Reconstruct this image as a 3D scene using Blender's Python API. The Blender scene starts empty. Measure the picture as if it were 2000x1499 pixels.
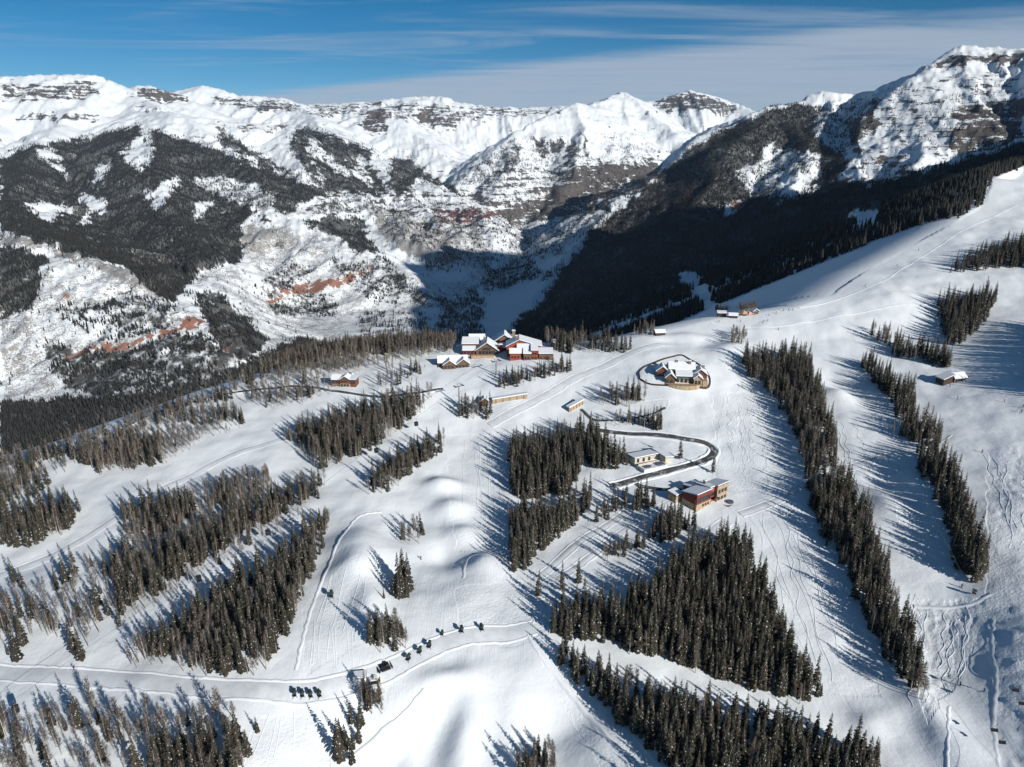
import bpy, bmesh, math, random
import numpy as np
from mathutils import Vector
R = math.radians
rng = np.random.default_rng(7)
random.seed(7)
S = bpy.context.scene
COL = S.collection

# ------------------------------------------------------------------ camera
CZ, PITCH, FPX = 180.0, R(18.9), 1376.0
cp, sp = math.cos(PITCH), math.sin(PITCH)
cam = bpy.data.cameras.new('camera')
cam.sensor_width = 36.0
cam.lens = 36.0 * FPX / 2000.0
cam.clip_start = 1.0
cam.clip_end = 60000.0
camo = bpy.data.objects.new('camera', cam)
camo.location = (0, 0, CZ)
camo.rotation_euler = (math.pi / 2 - PITCH, 0, 0)
COL.objects.link(camo)
S.camera = camo

# ------------------------------------------------------------------ light
SUN_EL, SUN_AZ = R(22.5), R(43.0)      # azimuth: to the right of straight behind the camera
SUNV = Vector((math.sin(SUN_AZ) * math.cos(SUN_EL), -math.cos(SUN_AZ) * math.cos(SUN_EL), math.sin(SUN_EL)))
sun = bpy.data.lights.new('sun', 'SUN')
sun.energy = 5.0
sun.angle = R(0.53)
sun.color = (1.0, 0.955, 0.885)
suno = bpy.data.objects.new('sun', sun)
suno.rotation_euler = SUNV.to_track_quat('Z', 'Y').to_euler()
COL.objects.link(suno)

W = bpy.data.worlds.new('World')
S.world = W
W.use_nodes = True
nt = W.node_tree
for n in list(nt.nodes): nt.nodes.remove(n)


def N(t, typ, **kw):
    n = t.nodes.new(typ)
    for k, v in kw.items():
        if k == 'inp':
            for kk, vv in v.items(): n.inputs[kk].default_value = vv
        else:
            setattr(n, k, v)
    return n


def L(t, a, b): t.links.new(a, b)


def math_node(t, op, a, b=None, c=None, clamp=False):
    n = t.nodes.new('ShaderNodeMath'); n.operation = op; n.use_clamp = clamp
    for i, v in enumerate((a, b, c)):
        if v is None: continue
        if isinstance(v, (int, float)): n.inputs[i].default_value = v
        else: t.links.new(v, n.inputs[i])
    return n.outputs[0]


def ramp(t, fac, stops):
    n = t.nodes.new('ShaderNodeValToRGB')
    e = n.color_ramp.elements
    while len(e) < len(stops): e.new(0.5)
    for el, (p, c) in zip(e, stops):
        el.position = p
        el.color = c if len(c) == 4 else (*c, 1)
    if fac is not None: t.links.new(fac, n.inputs[0])
    return n.outputs[0]


def mixc(t, fac, a, b):
    n = t.nodes.new('ShaderNodeMix'); n.data_type = 'RGBA'
    for sck, v in ((n.inputs[0], fac), (n.inputs[6], a), (n.inputs[7], b)):
        if isinstance(v, (int, float)): sck.default_value = v
        elif isinstance(v, tuple): sck.default_value = v if len(v) == 4 else (*v, 1)
        else: t.links.new(v, sck)
    return n.outputs[2]


def smooth(t, x, a, b):
    n = t.nodes.new('ShaderNodeMapRange'); n.interpolation_type = 'SMOOTHSTEP'
    n.inputs[1].default_value = a; n.inputs[2].default_value = b
    t.links.new(x, n.inputs[0])
    return n.outputs[0]


sky = N(nt, 'ShaderNodeTexSky')
sky.sky_type = 'NISHITA'
sky.sun_disc = False
sky.sun_elevation = SUN_EL
sky.sun_rotation = math.pi - SUN_AZ
sky.altitude = 3400
sky.air_density = 0.8
sky.dust_density = 0.0
sky.ozone_density = 2.0
tc = N(nt, 'ShaderNodeTexCoord')
sx = N(nt, 'ShaderNodeSeparateXYZ'); L(nt, tc.outputs['Generated'], sx.inputs[0])
zc = math_node(nt, 'MAXIMUM', sx.outputs[2], 0.03)
px_ = math_node(nt, 'DIVIDE', sx.outputs[0], zc)
py_ = math_node(nt, 'DIVIDE', sx.outputs[1], zc)
cx = N(nt, 'ShaderNodeCombineXYZ'); L(nt, px_, cx.inputs[0]); L(nt, py_, cx.inputs[1])
mp = N(nt, 'ShaderNodeMapping'); mp.inputs['Rotation'].default_value = (0, 0, R(14)); mp.inputs['Scale'].default_value = (0.22, 0.62, 1)
L(nt, cx.outputs[0], mp.inputs[0])
n1 = N(nt, 'ShaderNodeTexNoise', inp={'Scale': 1.3, 'Detail': 7.0, 'Roughness': 0.56, 'Distortion': 1.1}); L(nt, mp.outputs[0], n1.inputs['Vector'])
mp2 = N(nt, 'ShaderNodeMapping'); mp2.inputs['Location'].default_value = (3.1, 1.7, 0); mp2.inputs['Scale'].default_value = (0.07, 0.16, 1)
L(nt, cx.outputs[0], mp2.inputs[0])
n2 = N(nt, 'ShaderNodeTexNoise', inp={'Scale': 1.0, 'Detail': 3.0}); L(nt, mp2.outputs[0], n2.inputs['Vector'])
wisp = math_node(nt, 'MULTIPLY', smooth(nt, n1.outputs[0], 0.44, 0.70), smooth(nt, n2.outputs[0], 0.38, 0.56))
g = math_node(nt, 'ADD', math_node(nt, 'MULTIPLY_ADD', px_, 1.1, py_), -10.2)
g = math_node(nt, 'MULTIPLY_ADD', n1.outputs[0], 3.0, math_node(nt, 'ADD', g, -1.2))
veil = math_node(nt, 'MULTIPLY', smooth(nt, g, -0.3, 1.9), 0.88)
veil = math_node(nt, 'MULTIPLY', veil, smooth(nt, n1.outputs[0], -0.25, 0.60))
cl = math_node(nt, 'MAXIMUM', math_node(nt, 'MULTIPLY', wisp, 0.62), veil)
hs = N(nt, 'ShaderNodeHueSaturation', inp={'Hue': .490, 'Saturation': 1.42, 'Value': .74}); L(nt, sky.outputs[0], hs.inputs['Color'])
skyc = mixc(nt, cl, hs.outputs[0], (4.4, 5.2, 6.3))
bg = N(nt, 'ShaderNodeBackground'); bg.inputs[1].default_value = 0.085
L(nt, skyc, bg.inputs[0])
wo = N(nt, 'ShaderNodeOutputWorld'); L(nt, bg.outputs[0], wo.inputs[0])

S.view_settings.view_transform = 'Standard'
S.view_settings.look = 'None'
S.view_settings.exposure = 0.12
S.view_settings.gamma = 1.0
S.render.engine = 'CYCLES'
S.cycles.max_bounces = 5
S.cycles.diffuse_bounces = 3
S.cycles.transparent_max_bounces = 6
S.cycles.use_denoising = True

# ------------------------------------------------------------------ pixel <-> world
def ray(u, v):
    a = (u - 1000.0) / FPX; b = (749.5 - v) / FPX
    return a, cp + b * sp, -sp + b * cp


def on_z(u, v, z):
    a, b, c = ray(u, v); t = (z - CZ) / c
    return (a * t, b * t, z)


def at_d(u, v, d):
    a, b, c = ray(u, v); t = d / b
    return (a * t, d, CZ + c * t)


def project(x, y, z):
    dep = y * cp - (z - CZ) * sp
    dep = np.where(dep < 1, 1, dep)
    return 1000 + FPX * x / dep, 749.5 - FPX * (y * sp + (z - CZ) * cp) / dep


# ------------------------------------------------------------------ noise
def _h(ix, iy, seed):
    n = (ix * 374761393 + iy * 668265263 + seed * 974634777) & 0xFFFFFFFF
    n = ((n ^ (n >> 13)) * 1274126177) & 0xFFFFFFFF
    return ((n ^ (n >> 16)) & 0xFFFF) * (2 * math.pi / 65536.0)


def pnoise(x, y, seed=0):
    x0 = np.floor(x); y0 = np.floor(y)
    fx = x - x0; fy = y - y0
    ix = x0.astype(np.int64); iy = y0.astype(np.int64)
    out = 0
    sxx = fx * fx * fx * (fx * (fx * 6 - 15) + 10); syy = fy * fy * fy * (fy * (fy * 6 - 15) + 10)
    for dx in (0, 1):
        for dy in (0, 1):
            a = _h(ix + dx, iy + dy, seed)
            d = np.cos(a) * (fx - dx) + np.sin(a) * (fy - dy)
            out = out + d * (sxx if dx else 1 - sxx) * (syy if dy else 1 - syy)
    return out * 1.5


def fbm(x, y, o=4, seed=0, gain=0.5):
    s = 0; a = 1.0
    for i in range(o):
        s = s + a * pnoise(x * 2.03 ** i + i * 17.3, y * 2.03 ** i - i * 9.1, seed + i); a *= gain
    return s


def ridged(x, y, o=4, seed=0, gain=0.5):
    s = 0; a = 1.0
    for i in range(o):
        s = s + a * (1 - 2 * np.abs(pnoise(x * 2.07 ** i + i * 7.7, y * 2.07 ** i + i * 3.3, seed + i))); a *= gain
    return s


def sstep(x, a, b):
    t = np.clip((x - a) / (b - a), 0, 1)
    return t * t * (3 - 2 * t)


def inpoly(u, v, poly):
    shp = u.shape; u = u.ravel(); v = v.ravel()
    full = np.zeros(u.shape, bool)
    xs = [p[0] for p in poly]; ys = [p[1] for p in poly]
    sel = np.nonzero((u >= min(xs)) & (u <= max(xs)) & (v >= min(ys)) & (v <= max(ys)))[0]
    u = u[sel]; v = v[sel]
    r = np.zeros(u.shape, bool)
    n = len(poly)
    for i in range(n):
        x1, y1 = poly[i]; x2, y2 = poly[(i + 1) % n]
        if y1 == y2: continue
        c = ((y1 > v) != (y2 > v)) & (u < (x2 - x1) * (v - y1) / (y2 - y1) + x1)
        r ^= c
    full[sel] = r
    return full.reshape(shp)


# ------------------------------------------------------------------ terrain: the ski hill we hover over
CREST_PX = [(0, 905, 4), (150, 862, 10), (300, 808, 16), (420, 765, 22), (520, 735, 27), (650, 698, 32), (760, 684, 35), (880, 680, 36),
            (960, 676, 38), (1080, 676, 40), (1180, 672, 42), (1260, 657, 45), (1330, 640, 47), (1400, 624, 50), (1470, 614, 52), (1560, 600, 56),
            (1620, 580, 60), (1700, 525, 72), (1780, 482, 85), (1860, 438, 100), (1925, 396, 115), (1937, 352, 136), (2000, 326, 146)]
CREST = [(-2600, -500, -190), (-1500, 60, -90), (-800, 290, -25)] + [on_z(*p) for p in CREST_PX] + \
        [(1010, 1150, 215), (1350, 1050, 610), (1750, 950, 1020), (2400, 900, 1350), (4000, 900, 1400)]  # unseen ridge beyond the frame, raised so its shadow reaches the valley floor
CTRL_PX = [(0, 1100, -2), (0, 1300, -5), (0, 1499, -9), (300, 1000, 5), (300, 1200, 0), (300, 1499, -8), (500, 850, 17), (500, 1050, 6),
           (570, 1350, -2), (650, 765, 27), (700, 950, 11), (700, 1150, 4), (760, 1300, 0), (900, 850, 15), (930, 1000, 5), (950, 1235, 0),
           (900, 1440, -17), (750, 1460, -16), (1000, 725, 33), (1050, 850, 15), (1000, 1100, 2), (1050, 1300, -3), (1130, 1450, -14),
           (1250, 1499, -9), (1200, 780, 26), (1325, 735, 35), (1280, 890, 16), (1380, 960, 10), (1430, 1000, 8), (1250, 1100, 3),
           (1200, 1200, 0), (1450, 1250, -4), (1600, 1350, -8), (1450, 1450, -9), (1650, 1480, -12), (1450, 800, 24), (1550, 900, 16),
           (1550, 700, 38), (1600, 1050, 8), (1700, 800, 27), (1750, 1000, 13), (1870, 740, 36), (1780, 640, 48), (1900, 620, 54),
           (1950, 900, 25), (1900, 1130, 6), (1900, 1300, -4), (1900, 1480, -9), (2000, 1000, 22), (2000, 1250, 7), (2000, 700, 50),
           (2000, 560, 70), (2000, 522, 79), (1840, 538, 73), (1750, 585, 62), (2000, 440, 100), (1950, 480, 90)]
CTRL = [on_z(*p) for p in CTRL_PX] + [on_z(*p) for p in CREST_PX] + \
       [(-500, 200, -12), (-900, 100, -40), (-300, 0, -25), (0, 60, -32), (300, 0, -28), (600, 250, 42), (650, 500, 75), (800, 800, 110),
        (900, 300, 70), (0, -400, -60), (-900, -500, -110), (900, -400, -40), (1200, 900, 320), (1500, 600, 260), (1700, 200, 150), (1330, 1030, 570)]
CT = np.array(CTRL)


def _tps_k(r2): return 0.5 * r2 * np.log(r2 + 1e-9)


_P = CT[:, :2] / 300.0
_n = len(_P)
_K = _tps_k(((_P[:, None] - _P[None]) ** 2).sum(-1)) + np.eye(_n) * 0.002
_A = np.zeros((_n + 3, _n + 3)); _A[:_n, :_n] = _K; _A[:_n, _n] = 1; _A[:_n, _n + 1:] = _P; _A[_n:, :_n] = _A[:_n, _n:].T
_w = np.linalg.solve(_A, np.r_[CT[:, 2], 0, 0, 0])


def tps(x, y):
    X = x / 300.0; Y = y / 300.0
    s = _w[_n] + _w[_n + 1] * X + _w[_n + 2] * Y
    for i in range(_n): s = s + _w[i] * _tps_k((X - _P[i, 0]) ** 2 + (Y - _P[i, 1]) ** 2)
    return s


def poly_dist(x, y, pts):
    """nearest point on a polyline: distance, its height, arc position, signed side (+ left of travel = beyond)"""
    best = np.full(x.shape, 1e18); bz = np.zeros(x.shape); bs = np.zeros(x.shape); sd = np.zeros(x.shape)
    s0 = 0.0
    for (x1, y1, z1), (x2, y2, z2) in zip(pts[:-1], pts[1:]):
        dx, dy = x2 - x1, y2 - y1; l2 = dx * dx + dy * dy; ln = math.sqrt(l2)
        t = np.clip(((x - x1) * dx + (y - y1) * dy) / l2, 0, 1)
        d2 = (x - x1 - t * dx) ** 2 + (y - y1 - t * dy) ** 2
        m = d2 < best
        best = np.where(m, d2, best); bz = np.where(m, z1 + t * (z2 - z1), bz); bs = np.where(m, s0 + t * ln, bs)
        sd = np.where(m, dx * (y - y1) - dy * (x - x1), sd)
        s0 += ln
    return np.sqrt(best), bz, bs, np.sign(sd)


def bump(x, y, u, v, z, rx, ry, h, rot=0):
    bx, by, _ = on_z(u, v, z)
    c, s = math.cos(rot), math.sin(rot)
    dx = (x - bx) * c + (y - by) * s; dy = -(x - bx) * s + (y - by) * c
    return h * np.exp(-(dx / rx) ** 2 - (dy / ry) ** 2)


# snow whales, rollers, gullies: (u, v, z, rx, ry, height, rotation)
BUMPS = [(865, 955, 7, 9, 7, 3.2, 0), (880, 1000, 5, 9, 10, 3.0, .4), (905, 1045, 4, 9, 8, 2.4, 0), (700, 1080, 6, 13, 20, 5, .3), (690, 1130, 4, 9, 10, 2.6, 0),
         (720, 1190, 3, 7, 12, 2.5, .2), (865, 1085, 3, 8, 10, -2.4, 0), (945, 1105, 3, 8, 9, 2.6, 0),
         (800, 1390, -10, 8, 15, 2.2, -.5), (880, 1330, -4, 10, 6, 3.2, .3), (930, 1390, -9, 9, 18, 2.2, -.2), (850, 1440, -14, 7, 16, -1.0, -.4),
         (900, 1470, -17, 7, 16, 2.4, -.1), (1000, 1420, -11, 9, 18, 2.2, -.1), (1100, 1410, -9, 10, 8, -1.9, 0), (1135, 1440, -12, 12, 11, 1.7, 0), (760, 1480, -16, 6, 12, -2, -.6),
         (1650, 740, 36, 10, 20, -2.5, .4), (1640, 770, 30, 9, 12, 3.2, .2), (1330, 660, 44, 18, 9, 3, 0), (1300, 668, 43, 9, 5, -2, 0), (1740, 950, 16, 9, 14, -2.2, .2),
         (1430, 680, 44, 16, 14, 3.0, 0), (1730, 985, 14, 8, 14, 2.0, .2), (1810, 1400, -9, 6, 24, 1.6, -.1), (1880, 1480, -12, 8, 20, 1.4, 0), (1700, 1420, -10, 7, 6, 1.2, 0)]


def foreground(x, y):
    d, zc_, s_, side = poly_dist(x, y, CREST)
    inside = side < 0
    z = np.where(inside, 0, zc_)
    m = inside & (np.hypot(x, y) < 2600)
    zi = np.zeros(x.shape)
    zi[m] = tps(x[m], y[m])
    far_r = sstep(np.hypot(x, y), 1500, 2600)
    zi = zi * (1 - far_r) + far_r * (zc_ - 0.3 * d)
    xm, ym = x[m], y[m]
    add = np.zeros(xm.shape)
    for b in BUMPS: add += 1.45 * bump(xm, ym, *b)
    rr = np.hypot(xm, ym)
    add += 1.7 * fbm(xm / 60, ym / 60, 3, 5) + 0.35 * fbm(xm / 14, ym / 14, 2, 9)
    # mogul field on the far right run
    uu, vv = project(xm, ym, zi[m])
    mog = sstep(uu, 1900, 1990) * sstep(vv, 820, 960)
    add += mog * 0.45 * np.abs(pnoise(xm / 4.5, ym / 6.0, 31)) * 2
    chop = inpoly(uu, vv, [(1780, 1180), (1940, 1165), (1960, 1120), (1900, 1220), (1850, 1330), (1800, 1420), (1790, 1290)])
    add += chop * 0.32 * fbm(xm / 3.0, ym / 3.5, 2, 37)
    zi[m] += add * np.clip(d[m] / 25, 0, 1)
    drop = (0.52 + .5 * sstep(zc_, 160, 420)) * (np.sqrt(d * d + 30 ** 2) - 30)
    z = np.where(inside, zi, zc_ - drop)
    # past the right of the frame the hill climbs unseen, heightened to shade the valley
    return z


# ------------------------------------------------------------------ terrain: valley and mountains (u, v, forward distance)
def px(*pts): return [at_d(*p) if len(p) == 3 else p[0] for p in pts]


M_LEFT, M_BACK, M_MID, M_RIGHT, M_SHADE, M_VALLEY, M_HILL = range(7)
RIDGES = [
    (M_LEFT, .62, px((-900, 120, 6300), (-500, 140, 6400), (-200, 150, 6500), (0, 156, 6500), (50, 149, 6500), (110, 147, 6500), (185, 150, 6500), (212, 160, 6500), (240, 176, 6450), (285, 196, 6300))),
    (M_LEFT, .55, px((245, 178, 7000), (268, 169, 7000), (300, 170, 7000), (335, 184, 7000), (380, 200, 6900))),
    (M_LEFT, .50, px((250, 182, 6600), (300, 212, 5900), (345, 230, 5300), (308, 258, 4900), (298, 330, 4200), (330, 420, 3500), (390, 500, 3000), (400, 560, 2700))),
    (M_LEFT, .5, px((345, 230, 5300), (450, 240, 5400), (560, 250, 5500), (590, 300, 4900), (600, 370, 4300))),
    (M_LEFT, .5, px((345, 230, 5300), (440, 290, 4700), (500, 350, 4250), (512, 412, 3800), (600, 438, 3620), (700, 480, 3400), (790, 540, 3150), (850, 590, 2980))),
    (M_LEFT, .5, px((-700, 260, 3800), (-300, 330, 3500), (0, 400, 3200), (50, 448, 2800), (100, 480, 2560), (250, 535, 2330), (330, 590, 2170), (390, 640, 2040))),
    (M_LEFT, .55, px((212, 160, 6500), (120, 240, 5600), (60, 310, 4700), (20, 380, 3900))),
    (M_LEFT, .55, px((0, 156, 6500), (-60, 260, 5300), (-100, 340, 4300))),
    (M_LEFT, .55, px((430, 196, 7800), (560, 206, 7600), (600, 216, 7400), (640, 262, 6300), (720, 308, 5650), (800, 350, 5250), (880, 385, 4900), (930, 420, 4600), (965, 470, 4150))),
    (M_LEFT, .52, px((640, 262, 6300), (660, 330, 5000), (700, 390, 4400), (760, 430, 4050), (830, 480, 3700), (900, 530, 3450))),
    (M_LEFT, .52, px((720, 308, 5650), (780, 380, 4750), (850, 420, 4400), (900, 460, 4100))),
    (M_BACK, .5, px((320, 186, 8200), (360, 176, 8200), (395, 168, 8200), (440, 180, 8200), (470, 189, 8200), (520, 190, 8300), (560, 197, 8300), (600, 208, 8400))),
    (M_BACK, .55, px((560, 212, 9400), (620, 203, 9400), (700, 199, 9400), (760, 196, 9400), (810, 191, 9400), (862, 190, 9400), (905, 203, 9400), (960, 211, 9400), (1030, 212, 9400), (1110, 208, 9400), (1180, 205, 9300))),
    (M_BACK, .6, px((745, 203, 7700), (715, 225, 7550), (695, 246, 7350))),
    (M_BACK, .55, px((745, 203, 7700), (775, 232, 7400), (820, 270, 7050), (860, 300, 6750), (900, 325, 6500))),
    (M_BACK, .6, px((1240, 203, 11000), (1290, 194, 11000), (1330, 181, 11000), (1350, 177, 11000), (1400, 190, 11000), (1440, 203, 10900), (1480, 222, 10500), (1530, 215, 10500), (1640, 205, 10400))),
    (M_MID, .62, px((1170, 198, 8300), (1215, 184, 8100), (1240, 197, 7900), (1265, 220, 7600), (1300, 248, 7200), (1330, 275, 6900), (1350, 300, 6600))),
    (M_MID, .60, px((1215, 184, 8100), (1160, 206, 7450), (1128, 203, 7100), (1060, 236, 6700), (1005, 264, 6400), (950, 315, 6000), (900, 360, 5650), (870, 395, 5350))),
    (M_MID, .58, px((1128, 203, 7100), (1140, 250, 6550), (1125, 320, 5950), (1095, 385, 5500), (1040, 440, 5050), (1000, 470, 4750))),
    (M_MID, .60, px((1215, 184, 8100), (1225, 260, 6900), (1225, 320, 6250), (1220, 390, 5700))),
    (M_MID, .60, px((1005, 264, 6400), (990, 330, 5800), (960, 400, 5200))),
    (M_RIGHT, .55, px((1288, 342, 4300), (1340, 296, 4350), (1400, 260, 4400), (1450, 231, 4420), (1500, 212, 4480), (1560, 200, 4550), (1600, 184, 4600), (1650, 190, 4550),
                      (1720, 180, 4450), (1770, 164, 4350), (1800, 146, 4280), (1830, 121, 4220), (1876, 96, 4200), (1930, 98, 4200), (2000, 100, 4100), (2150, 70, 3900), (2500, 20, 3700))),
    (M_RIGHT, .55, px((1288, 342, 4300), (1220, 400, 3980), (1150, 462, 3720), (1100, 520, 3450), (1060, 572, 3200), (1030, 610, 3050))),
    (M_RIGHT, .6, px((1500, 212, 4480), (1440, 290, 4000), (1390, 370, 3700), (1330, 440, 3400))),
    (M_RIGHT, .6, px((1650, 190, 4550), (1590, 270, 4000), (1560, 340, 3600), (1530, 400, 3300))),
    (M_RIGHT, .6, px((1770, 164, 4350), (1700, 240, 3950), (1690, 300, 3600), (1670, 360, 3300))),
    (M_RIGHT, .75, px((1876, 96, 4200), (1880, 180, 3850), (1850, 250, 3550), (1800, 320, 3250))),
    (M_RIGHT, .75, px((1980, 99, 4100), (1960, 200, 3650), (1930, 290, 3250))),
    (M_SHADE, .46, [(4200, 2900, 520), (2700, 2700, 420), (2150, 2480, 330), (1800, 2300, 270)] + px((2000, 292, 2150), (1850, 334, 2180), (1680, 379, 2300), (1450, 431, 2500), (1250, 495, 2780), (1130, 560, 3050), (1060, 600, 3200))),
]


def far_land(x, y):
    base = -505 + 0.045 * np.clip(y - 3400, 0, 4000) + 14 * fbm(x / 500, y / 500, 3, 77) * sstep(np.abs(x - 60), 60, 400)
    base = base + 0.05 * np.clip(-x - 900, 0, 3000)
    wx = x + 45 * fbm(x / 420, y / 420, 3, 3); wy = y + 45 * fbm(x / 420 + 50, y / 420, 3, 4)
    var = 1 + 0.10 * fbm(x / 900, y / 900, 2, 200)
    best = base.copy(); which = np.full(x.shape, M_VALLEY); acc = np.ones(x.shape)      # running log-sum-exp
    k0 = 12.0
    for rid, (k, sl, pts) in enumerate(RIDGES):
        zt = max(p[2] for p in pts)
        d, z, s_, side = poly_dist(wx, wy, pts)
        r = np.sqrt(d * d + 10 ** 2) - 10
        hh = z - sl * r * var
        m = np.nonzero(hh > best - 110)[0]
        if not len(m): continue
        dm = d[m]
        ga = 16 if k == M_SHADE else (46 if k in (M_MID, M_RIGHT) else 38)
        gul = ridged(s_[m] / 260 + rid * 3.7, dm / 1700, 4, 100 + rid, .5)
        hm = hh[m] + np.clip((dm - 20) / 320, 0, 1) * ga * (gul - .15)
        bm = best[m]; nb = np.maximum(bm, hm)
        acc[m] = acc[m] * np.exp((bm - nb) / k0) + np.exp((hm - nb) / k0)
        which[m] = np.where(hm > bm, k, which[m]); best[m] = nb
    h = best + k0 * np.log(acc)
    up = sstep(h, -480, -330)
    rough = 1 - .6 * sstep(h, 100, 300)
    h = h + up * rough * (13 * ridged(x / 210, y / 210, 3, 51) + 5 * fbm(x / 60, y / 60, 3, 61)) + up * 8 * ridged(x / 100, y / 100, 4, 57, .55) + 2.0 * fbm(x / 60, y / 60, 2, 66)
    # strata: cliff bands where the slope steps
    nz = fbm(x / 700, y / 700, 3, 71)
    st = up * sstep(nz, -.15, .30)
    per = 120.0
    ph = (h + 30 * fbm(x / 500, y / 500, 3, 73)) / per
    fr = ph - np.floor(ph)
    step = sstep(fr, .60, .74) - fr
    ok = (which != M_SHADE)
    h = h + st * per * 0.20 * step * sstep(h, -420, -250) * ok
    cliff = st * sstep(fr, .58, .63) * (1 - sstep(fr, .68, .74)) * ok
    return h, which, cliff


def height(x, y):
    shp = x.shape; x = x.ravel().astype(float); y = y.ravel().astype(float)
    f = foreground(x, y)
    h, w, c = far_land(x, y)
    m = f > h
    k = 6.0
    mx = np.maximum(f, h)
    z = mx + k * np.log1p(np.exp(-np.abs(f - h) / k)) * (np.abs(f - h) < 60)
    w = np.where(m, M_HILL, w)
    return z.reshape(shp), w.reshape(shp), np.where(m, 0, c).reshape(shp)


# polar grid about the viewpoint: even detail from the near snow to the far peaks
az = np.concatenate([np.linspace(-180, -48, 40)[:-1], np.linspace(-48, -38.5, 30)[:-1], np.linspace(-38.5, 38.5, 900), np.linspace(38.5, 48, 30)[1:], np.linspace(48, 180, 40)[1:]])
rad = np.concatenate([np.geomspace(20, 150, 20)[:-1], np.geomspace(150, 820, 420)[:-1], np.geomspace(820, 2000, 150)[:-1], np.geomspace(2000, 12500, 400), [13000, 13800]])
azr = np.radians(az)
AZ, RD = np.meshgrid(azr, rad)
GX, GY = RD * np.sin(AZ), RD * np.cos(AZ)
GZ, GW, GC = height(GX, GY)
GZ[-1, :] -= 300
NR, NA = GX.shape
_lr = np.log(rad)


def ground(x, y, arr=None):
    """height of the built ground sheet (bilinear on the same grid)"""
    arr = GZ if arr is None else arr
    x = np.asarray(x, float); y = np.asarray(y, float)
    a = np.arctan2(x, y); r = np.hypot(x, y)
    fi = np.interp(a, azr, np.arange(NA)); fj = np.interp(r, rad, np.arange(NR))
    i = np.clip(fi.astype(int), 0, NA - 2); j = np.clip(fj.astype(int), 0, NR - 2)
    a1 = fi - i; b1 = fj - j
    return (arr[j, i] * (1 - a1) + arr[j, i + 1] * a1) * (1 - b1) + (arr[j + 1, i] * (1 - a1) + arr[j + 1, i + 1] * a1) * b1


def gz(x, y): return float(ground(np.array([x]), np.array([y]))[0])


def hit(u, v, d0=60.0, d1=2500.0):
    """where the ray through a photo pixel meets the ground"""
    a, b, c = ray(u, v)
    t = np.geomspace(d0, d1, 3000)
    z = CZ + c * t
    g_ = ground(a * t, b * t)
    k = np.argmax(z < g_)
    if not (z < g_).any(): k = len(t) - 1
    t0, t1 = t[max(k - 1, 0)], t[k]
    for _ in range(18):
        tm = .5 * (t0 + t1)
        if CZ + c * tm < gz(a * tm, b * tm): t1 = tm
        else: t0 = tm
    return a * t1, b * t1, gz(a * t1, b * t1)

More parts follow.
